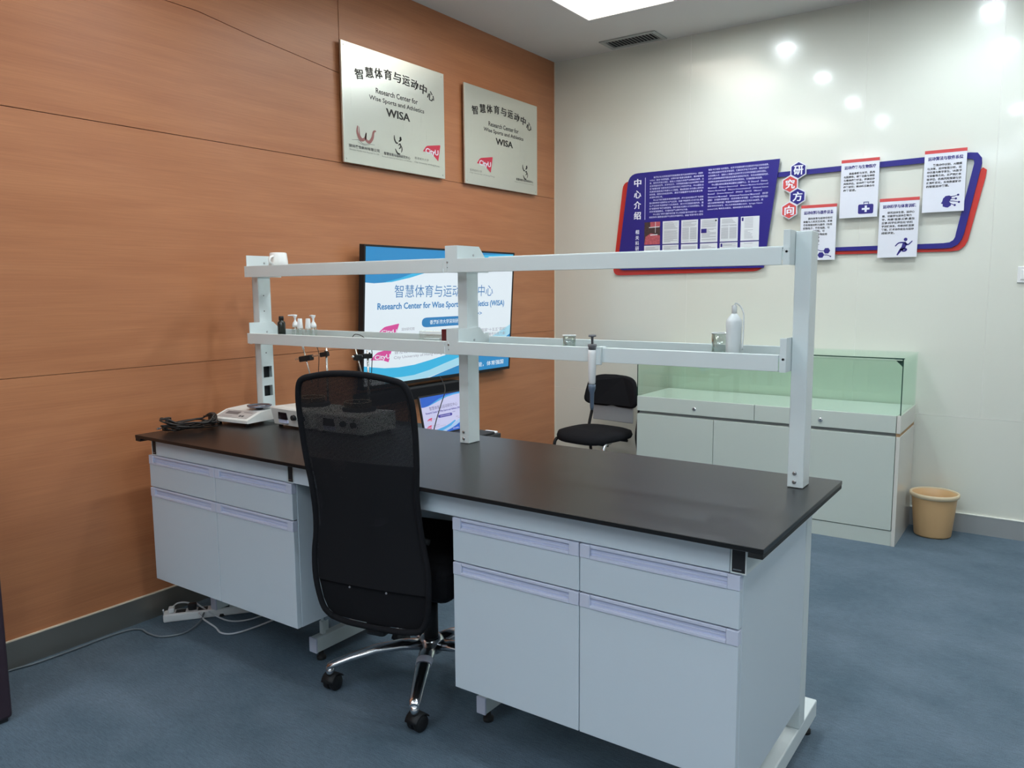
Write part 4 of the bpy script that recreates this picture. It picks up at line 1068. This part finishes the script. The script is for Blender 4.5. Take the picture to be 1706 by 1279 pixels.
L2 = ['智能·科技赋能”发展理念，在学术和国际期刊及国际学术会议发表成果，', '中心团队由国内外知名学者领衔，汇聚材料学电子学运动学，拥有先进平', '台及创新人才，深耕人工智能与运动科学交叉学科领域前沿研究团队，',
      '并于上述领域取得系列原创性成果并发表系列论文，先后主持国家级项目，', '全球知名高校及科研机构紧密合作开展研究，引领智慧体育发展。',
      '__中心团队相关成果发表在国际顶级期刊上，在《Nature》《Nature', 'Materials》《Nature Electronics》《Nature Machine Intelligence》', '《Nature Biomed Eng》《Nature Communications》《National Science',
      'Review》《Science Advances》《PNAS》《JACS》《Matter》', '《Advanced Materials》《Advanced Functional Materials》《科学', '通报》《中国科学院院刊》《北京体育大学学报》《上海体育大学学报》',
      '《武汉体育学院学报》等国内外权威期刊发表论文共计100余篇，获', '授权专利近百余项，中心与多家机构建立合作，Springer Nature', 'Limited (UK) 等知名出版社，相关成果多次被报道。']
b = B().mat('paleink')
para(b, wp, L1, .779, 1.172, 2.190, .0194, .0128, .0006, .010, 27.5)
b.build('left_paragraph_lettering', None, t, normals=False)
b = B().mat('paleink')
para(b, wp, L2, 1.203, 1.602, 2.205, .0198, .0130, .0006, .010, 32)
b.build('right_paragraph_lettering', None, t, normals=False)
PX = [(.743, .862), (.881, 1.000), (1.018, 1.137), (1.155, 1.275), (1.292, 1.412), (1.431, 1.552)]
for r_, (za, zb) in enumerate(((1.725, 1.880), (1.563, 1.718))):
    for k, (xa, xb) in enumerate(PX):
        first = (r_ == 0 and k == 0)
        b = B().mat('umber' if first else 'paper'); slab(b, [(xa, za), (xb, za), (xb, zb), (xa, zb)], yb_-.0016, 0.0014)
        pg = b.build('printed_page', None, t)
        wq = WPlane(yb_-.0016); b = B()
        if first:
            b.mat('mauve'); pp(b, wq, [(xa, za), (xb, za), (xb, za+.060), (xa+.05, za+.078), (xa+.01, za+.055)]); pp(b, wq, [(xa+.045, zb-.035), (xb, zb-.032), (xb, zb), (xa+.045, zb)])
            b.mat('paper'); pp(b, wq, [(xa+.035, zb-.040), (xb-.004, zb-.037), (xb-.004, zb-.032), (xa+.035, zb-.035)]); pp(b, wq, [(xa+.082, za+.08), (xa+.085, za+.08), (xa+.085, zb), (xa+.082, zb)], .0008)
            pp(b, wq, [(xa+.045, za+.062), (xa+.10, za+.064), (xa+.10, za+.070), (xa+.045, za+.068)], .0008)
            b.build('cover_print', None, pg, normals=False); continue
        b.mat('paperline')
        zc = zb-.012; rr = random.Random(k*7+r_)
        two = k in (2, 4)
        while zc > za+.010:
            if rr.random() < .86:
                if two and zc < zb-.055:
                    pp(b, wq, [(xa+.008, zc), (xa+.056, zc), (xa+.056, zc+.0035), (xa+.008, zc+.0035)]); pp(b, wq, [(xa+.064, zc), (xb-.008, zc), (xb-.008, zc+.0035), (xa+.064, zc+.0035)])
                else:
                    e_ = xb-.010-(.05*rr.random() if rr.random() < .3 else 0)-(.03 if k == 5 else 0)
                    pp(b, wq, [(xa+.010+(.015 if k == 5 else 0), zc), (e_, zc), (e_, zc+.0030), (xa+.010+(.015 if k == 5 else 0), zc+.0030)])
            zc -= .0085 if k == 5 else .0062
        if k == 3 and r_ == 0:
            b.mat('iconblue'); pp(b, wq, [(xa+.006, za+.062), (xa+.044, za+.062), (xa+.044, za+.090), (xa+.006, za+.090)], .0012)
        if (k == 5 and r_ == 0) or (k == 4 and r_ == 1):
            b.mat('iconblue'); pp(b, wq, [(xa+.006, zb-.028), (xa+.018, zb-.028), (xa+.018, zb-.006), (xa+.006, zb-.006)], .0012)
        if k == 3 and r_ == 0: b.mat('ink'); disc(b, wq, xb-.012, zb-.014, .006, .0012, 10)
        b.build('printed_lines', None, pg, normals=False)
# band frame
t = thing('sign_frame', 'blue and red angular band frame around the white cards', 'sign', (2.2, YW, 1.6))
yfr = YW-0.018
def strip(b, P_, wd, y, th):
    """mitred band along an open 2-D path"""
    n = len(P_); pl = WPlane(y); Ls = []; Rs = []
    P_ = [Vector((*p, 0)) for p in P_]
    for i in range(n):
        d0 = (P_[i]-P_[i-1]).normalized() if i else (P_[1]-P_[0]).normalized(); d1 = (P_[i+1]-P_[i]).normalized() if i < n-1 else d0
        nn = (Vector((-d0.y, d0.x, 0))+Vector((-d1.y, d1.x, 0))).normalized(); k = 1/max(.4, nn.dot(Vector((-d1.y, d1.x, 0))))
        ww = wd[i]/2 if isinstance(wd, list) else wd/2
        Ls.append(P_[i]+nn*ww*k); Rs.append(P_[i]-nn*ww*k)
    ring = [[pl(Ls[i].x, Ls[i].y), pl(Rs[i].x, Rs[i].y), pl(Rs[i].x, Rs[i].y)+Vector((0, th, 0)), pl(Ls[i].x, Ls[i].y)+Vector((0, th, 0))] for i in range(n)]
    b.ring(ring, True, False)
b = B().mat('signblue')
corner = round_poly([(2.757, 2.141), (2.667, 1.676)], 0)
pth = [(1.640, 2.127), (2.715, 2.141)] + [(2.742, 2.137), (2.755, 2.118), (2.757, 2.095)] + [(2.690, 1.720)] + [(2.683, 1.690), (2.670, 1.668), (2.645, 1.653), (2.610, 1.650)] + [(2.00, 1.651)]
strip(b, pth, [.030, .034, .036, .038, .038, .040, .036, .034, .032, .030, .022], yfr, 0.010); b.build('blue_band', None, t)
b = B().mat('signred')
pth = [(2.772, 2.060), (2.783, 2.050), (2.779, 2.020), (2.712, 1.680), (2.700, 1.655), (2.680, 1.638), (2.650, 1.632), (2.000, 1.634)]
strip(b, pth, [.030, .034, .036, .038, .036, .034, .030, .030], YW-0.0095, 0.0075); b.build('red_band', None, t)
# hexagons
HXS = [(1.786, 2.145, '研', 'signblue', 'topmost blue hexagon sign with the character 研'), (1.738, 2.064, '究', 'coral', 'upper red hexagon sign with the character 究'),
       (1.786, 1.984, '方', 'signblue', 'lower blue hexagon sign with the character 方'), (1.738, 1.902, '向', 'coral', 'lowest red hexagon sign with the character 向')]
for k, (hx, hz, ch, mt_, lb) in enumerate(HXS):
    y = YW-0.030-0.0006*(k % 2)
    t = thing('hexagon_sign', lb, 'sign', (hx, YW, hz-.055), 'row of four hexagon signs')
    hexp = lambda r: [(hx+r*math.sin(math.pi/3*i), hz+r*math.cos(math.pi/3*i)) for i in range(6)]
    b = B().mat('signwhite'); slab(b, hexp(.0555), y, 0.008); b.build('white_rim', None, t)
    b = B().mat(mt_); slab(b, hexp(.0485), y-.0014, 0.0013); b.build('colour_plate', None, t)
    b = B().mat('whiteink'); put_text(b, WPlane(y-.0014), ch, hx-.029, hx+.029, hz-.029, hz+.029, .0006, .03); b.build('lettering', None, t, normals=False)
# cards
CARDS = [
 (1.812, 2.023, 1.588, 1.926, '运动材料与器件设备', ['__面向体育与运动中的可', '穿戴与人机交互应用，发展', '柔性智能材料与器件（包括', '织物电子、柔性电路、可', '生物可降解材料、可', '穿戴与电子皮肤等应用', '及性能融入与评', '价、服务运动监', '测与健康干预。'], 9, 'molecule', 'lower left white card with a molecule icon partly behind the right post'),
 (2.040, 2.252, 1.835, 2.179, '运动康复与生物医疗', ['__涵盖骨骼与关节、肌肉', '与肌腱伤，修复功能与神经', '与慢病康复疗法，评测运动', '风险评估，运动康复与代谢', '康复研究；推动科普融合与', '康复促进。'], 6, 'medkit', 'upper left white card with a first aid case icon'),
 (2.264, 2.475, 1.592, 1.935, '运动科学与体育训练', ['__研究运动生理、运动心', '理、功能学与运动生物力', '学，构建“监测-反馈-量指', '反馈-科学化评估化”的科', '学训练体系，完善训练监测', '管理，技术动作优化与运动', '成绩评定。'], 7, 'runner', 'lower middle white card with a running figure icon'),
 (2.490, 2.701, 1.841, 2.187, '运动算法与软件系统', ['__聚焦动作识别、AI建模', '与决策、运动智能分析、运', '动仿真与数字孪生、VR数字', '可穿戴等方向，支撑竞技表', '现评估、伤病风险预测与训', '练策略优化，实现数据驱动', '的智能运动管理。'], 7, 'head', 'upper right white card with a head and circuit icon')]
for k, (xa, xb, za, zb, title, lines, nl, icon, lb) in enumerate(CARDS):
    y = YW-0.032
    t = thing('wall_card', lb, 'sign', ((xa+xb)/2, YW, za), 'white topic cards on the blue frame')
    b = B().mat('signwhite'); slab(b, [(xa, za), (xb, za), (xb, zb-.0185), (xa, zb-.0185)], y, 0.008); b.build('plate', None, t)
    b = B().mat('coral'); slab(b, [(xa, zb-.0180), (xb, zb-.0180), (xb, zb), (xa, zb)], y, 0.008); b.build('red_bar', None, t)
    wq = WPlane(y)
    b = B().mat('iconblue'); put_text(b, wq, title, xa+.018, xb-.018, zb-.058, zb-.036, .0006, .045); b.build('title_lettering', None, t, normals=False)
    b = B().mat('inkgrey'); para(b, wq, lines, xa+.016, xb-.020, zb-.076, .0196, .0140, .0006, .025, 12.2)
    b.build('body_lettering', None, t, normals=False)
    b = B().mat('iconblue')
    if icon == 'molecule':
        for cx, cz in ((xb-.048, za+.055), (xb-.082, za+.030)):
            pp(b, wq, [(cx+.020*math.cos(math.pi/3*i), cz+.019*math.sin(math.pi/3*i)) for i in range(6)])
        stroke(b, wq, [(xb-.068, za+.055), (xb-.085, za+.056), (xb-.105, za+.064)], .004, ws=(.004, .004)); disc(b, wq, xb-.106, za+.065, .0045)
        stroke(b, wq, [(xb-.062, za+.030), (xb-.045, za+.029), (xb-.026, za+.021)], .004, ws=(.004, .004)); disc(b, wq, xb-.025, za+.020, .0045)
    elif icon == 'medkit':
        pp(b, wq, round_poly([(xb-.107, za+.020), (xb-.022, za+.020), (xb-.022, za+.076), (xb-.107, za+.076)], .010))
        for q in (((xb-.078, za+.076), (xb-.074, za+.090)), ((xb-.052, za+.076), (xb-.048, za+.090)), ((xb-.078, za+.086), (xb-.048, za+.090))):
            pp(b, wq, [q[0], (q[1][0], q[0][1]), q[1], (q[0][0], q[1][1])])
        b.mat('whiteink'); pp(b, wq, [(xb-.070, za+.030), (xb-.058, za+.030), (xb-.058, za+.068), (xb-.070, za+.068)], .0010); pp(b, wq, [(xb-.086, za+.043), (xb-.043, za+.043), (xb-.043, za+.054), (xb-.086, za+.054)], .0012)
    elif icon == 'runner':
        ox, oz = xb-.068, za+.060
        disc(b, wq, ox+.006, oz+.042, .0098)
        stroke(b, wq, [(ox+.004, oz+.020), (ox-.006, oz-.010)], .01, ws=(.026, .020))
        stroke(b, wq, [(ox+.008, oz+.024), (ox-.028, oz+.023), (ox-.048, oz+.004)], .01, ws=(.009, .006))
        stroke(b, wq, [(ox+.004, oz+.022), (ox+.020, oz+.012), (ox+.042, oz+.032)], .01, ws=(.011, .005))
        stroke(b, wq, [(ox-.008, oz-.008), (ox-.020, oz-.022), (ox-.036, oz-.048)], .01, ws=(.020, .007))
        stroke(b, wq, [(ox-.004, oz-.010), (ox+.012, oz-.016), (ox+.004, oz-.024), (ox-.010, oz-.024)], .01, ws=(.012, .008))
        stroke(b, wq, [(ox-.012, oz-.010), (ox-.012, oz-.022)], .01, ws=(.022, .018))
    else:
        ox, oz = xb-.088, za+.058
        pp(b, wq, [(ox-.022, oz-.002), (ox-.018, oz+.016), (ox-.006, oz+.029), (ox+.012, oz+.031), (ox+.026, oz+.024), (ox+.022, oz+.010), (ox+.014, oz-.002), (ox+.020, oz-.012), (ox+.024, oz-.024), (ox+.008, oz-.036), (ox-.004, oz-.034), (ox-.018, oz-.028), (ox-.018, oz-.016), (ox-.028, oz-.010)])
        for q0, q1, q2 in (((.018, .024), (.035, .026), (.056, .032)), ((.016, .012), (.030, .012), (.046, .012)), ((.016, -.000), (.036, -.002), (.062, -.008)), ((.018, -.012), (.028, -.018), (.042, -.024))):
            stroke(b, wq, [(ox+q0[0], oz+q0[1]), (ox+q1[0], oz+q1[1]), (ox+q2[0], oz+q2[1])], .004, ws=(.005, .003)); disc(b, wq, ox+q2[0], oz+q2[1], .0058)
    b.build('icon', None, t, normals=False)

# ================================================================== DISPLAY CABINET
X0, X1, Y0, Y1 = 0.952, 2.515, 2.944, 3.440
t = thing('display_cabinet', 'white display cabinet with green tinted glass case against the white wall', 'cabinet', ((X0+X1)/2, 3.2, 0))
B().box((X0+.002, Y0+.022, 0.088), (X1-.020, Y1, 0.612)).build('lower_body', 'cabinet', t)
B().box((X0+.006, Y0+.030, 0.612), (X1-.020, Y1, 0.628)).build('recess_strip', 'greyback', t)
B().box((X0+.002, Y0+.022, 0.628), (X1-.020, Y1, 0.7255)).build('upper_body', 'cabinet', t)
B().box((X0+.004, Y0+.004, 0.0), (X1-.020, Y1-.01, 0.083)).build('plinth', 'cabinet', t)
o = B().mat('cabside').box((X1-.019, Y0-.001, 0.0), (X1, Y1, 0.612), 0.001).build('side_panel', None, t); o['label'] = 'glossy cream side panel'
B().mat('cabside').box((X1-.019, Y0-.001, 0.630), (X1, Y1, 0.728), 0.001).build('side_panel', None, t)
B().mat('gapedge').box((X1-.021, Y0+.003, 0.612), (X1-.003, Y1, 0.629)).build('board_edge', None, t)
dx = [X0, 1.471, 1.984, X1-.021]
for i in range(3):
    B().box((dx[i]+.0015, Y0, 0.088), (dx[i+1]-.0015, Y0+.019, 0.611), 0.0012).build('door', 'cabinet', t)
for i, (a, c, lk) in enumerate(((X0, 1.721, 1.344), (1.721, X1-.021, 2.100))):
    d = B().box((a+.0015, Y0, 0.631), (c-.0015, Y0+.019, 0.7265), 0.0012).build('drawer_front', 'cabinet', t)
    b = B().mat('chrome'); b.lathe((lk, Y0, 0.670), [(0.013, 0), (0.0125, -0.004), (0.009, -0.006)], 18, axis='y'); b.mat('dark'); b.box((lk-.0015, Y0-.0068, 0.664), (lk+.0015, Y0-.0058, 0.676)); b.build('lock', None, d)
ZG, ZGT = 0.7275, 1.034
gt = 0.006
for a, c in ((X0+.006, 1.719), (1.722, X1-.007)):
    B().box((a, Y0+.006, ZG), (c, Y0+.006+gt, ZGT)).build('front_pane', 'glass', t)
B().box((X0+.006-gt, Y0+.006, ZG), (X0+.0055, Y1-.006, ZGT)).build('side_pane', 'glass', t)
B().box((X1-.0065, Y0+.006, ZG), (X1-.0065+gt, Y1-.006, ZGT)).build('side_pane', 'glass', t)
B().box((X0+.006, Y1-.006-gt, ZG), (X1-.007, Y1-.006, ZGT)).build('back_pane', 'glass', t)
B().box((X0-.004, Y0-.004, ZGT+.0005), (X1+.004, Y1+.004, ZGT+.0065)).build('top_pane', 'glassclear', t)
b = B().mat('glassedge')
b.box((X0-.004, Y0-.0052, ZGT+.0008), (X1+.004, Y0-.0042, ZGT+.0062)); b.box((X0-.0012, Y0+.0035, ZG), (X0+.004, Y0+.0055, ZGT)); b.box((X1-.0062, Y0+.0030, ZG), (X1-.0012, Y0+.0055, ZGT))
b.build('glass_edge', None, t)
b = B().mat('glassedge'); b.prism([(X1-.05, Y0+.02, ZGT-.001), (X1-.009, Y0+.02, ZGT-.001), (X1-.009, Y0+.02, ZGT-.042)], (0, .003, 0)); b.build('corner_bracket', None, t)
b = B().mat('seamw'); b.box((X0+.01, Y0+.013, ZGT-.009), (X1-.01, Y0+.019, ZGT-.003)); b.build('light_rail', None, t)

# ================================================================== BASKET
bx, by = 2.656, 3.305
t = thing('waste_basket', 'tan plastic waste basket on the carpet beside the display cabinet', 'basket', (bx, by, 0))
prf = [(0.001, 0.004), (0.088, 0.004), (0.094, 0.001), (0.097, 0.010), (0.113, 0.180), (0.118, 0.238), (0.120, 0.243)]
inn = [(0.1165, 0.243), (0.110, 0.18), (0.094, 0.012), (0.001, 0.010)]
B().lathe((bx, by, 0.001), prf+inn, 36, cap=False).build('bin_wall', 'tan', t)
B().lathe((bx, by, 0.001), [(0.1205, 0.225), (0.1275, 0.229), (0.1295, 0.240), (0.128, 0.249), (0.122, 0.251), (0.1172, 0.248), (0.1168, 0.243)], 36, cap=False).build('rim', 'tanrim', t)

# ================================================================== VISITOR CHAIR
t = thing('visitor_chair', 'black padded visitor chair between the wooden wall and display cabinet', 'chair', (0.63, 2.96, 0), rz=math.radians(-8))
def cushion(pts_fn, name, mat, nu=14, nv=14): pass
b = B()
rings = []
for (k, zz, sc) in ((0, 0.412, 0.86), (1, 0.420, 0.97), (2, 0.440, 1.0), (3, 0.462, 0.97), (4, 0.472, 0.85), (5, 0.477, 0.5)):
    ring = []
    for j in range(32):
        q = 2*math.pi*j/32; c, s = math.cos(q), math.sin(q); e = 0.62
        x = 0.232*sc*math.copysign(abs(c)**e, c); y = 0.220*sc*math.copysign(abs(s)**e, s)
        if y < -0.12: zz2 = zz-0.018*((-y-.12)/.09)
        else: zz2 = zz
        ring.append(Vector((x, y, zz2)))
    rings.append(ring)
b.ring(rings); b.build('seat', 'blackfab', t, local=True)
b = B(); rings = []
for (yy, sc) in ((0.205, .90), (0.210, .98), (0.225, 1.0), (0.240, .97), (0.248, .85), (0.251, .5)):
    ring = []
    for j in range(36):
        q = 2*math.pi*j/36; c, s = math.cos(q), math.sin(q); e = 0.45
        x = 0.215*sc*math.copysign(abs(c)**e, c); z = 0.118*sc*math.copysign(abs(s)**e, s)
        x *= (1-0.10*z/0.118)
        ring.append(Vector((x, yy+0.05*(x/.22)**2*-1+0.25*(z+.12)*0.3, 0.708+z*0.9+(0.012 if z > 0 else 0)*(1-(x/.215)**2))))
    rings.append(ring)
b.ring(rings); b.build('backrest', 'blackfab', t, local=True)
B().box((-0.17, 0.205, 0.50), (0.17, 0.216, 0.62), 0.005, 2).build('back_shell', 'greyback', t, local=True)
for sgn in (-1, 1):
    B().tube(smooth_path([(sgn*.20, -.20, 0.012), (sgn*.205, -.185, 0.30), (sgn*.205, -.165, 0.40), (sgn*.19, -.08, 0.413)]), 0.011, 10).build('leg', 'black' if sgn < 0 else 'chrome', t, local=True)
    B().tube(smooth_path([(sgn*.20, .26, 0.012), (sgn*.205, .225, 0.30), (sgn*.205, .20, 0.42), (sgn*.20, .235, 0.56), (sgn*.19, .250, 0.68)]), 0.011, 10).build('leg', 'black', t, local=True)
    for yy in (-.20, .26): B().lathe((sgn*.20, yy, 0), [(0.014, 0), (0.013, 0.014)], 12).build('foot_cap', 'rubber', t, local=True)
B().tube([(-.20, .10, 0.402), (.20, .10, 0.402)], 0.010, 8).build('crossbar', 'black', t, local=True)
B().tube([(-.20, -.12, 0.402), (.20, -.12, 0.402)], 0.010, 8).build('crossbar', 'black', t, local=True)
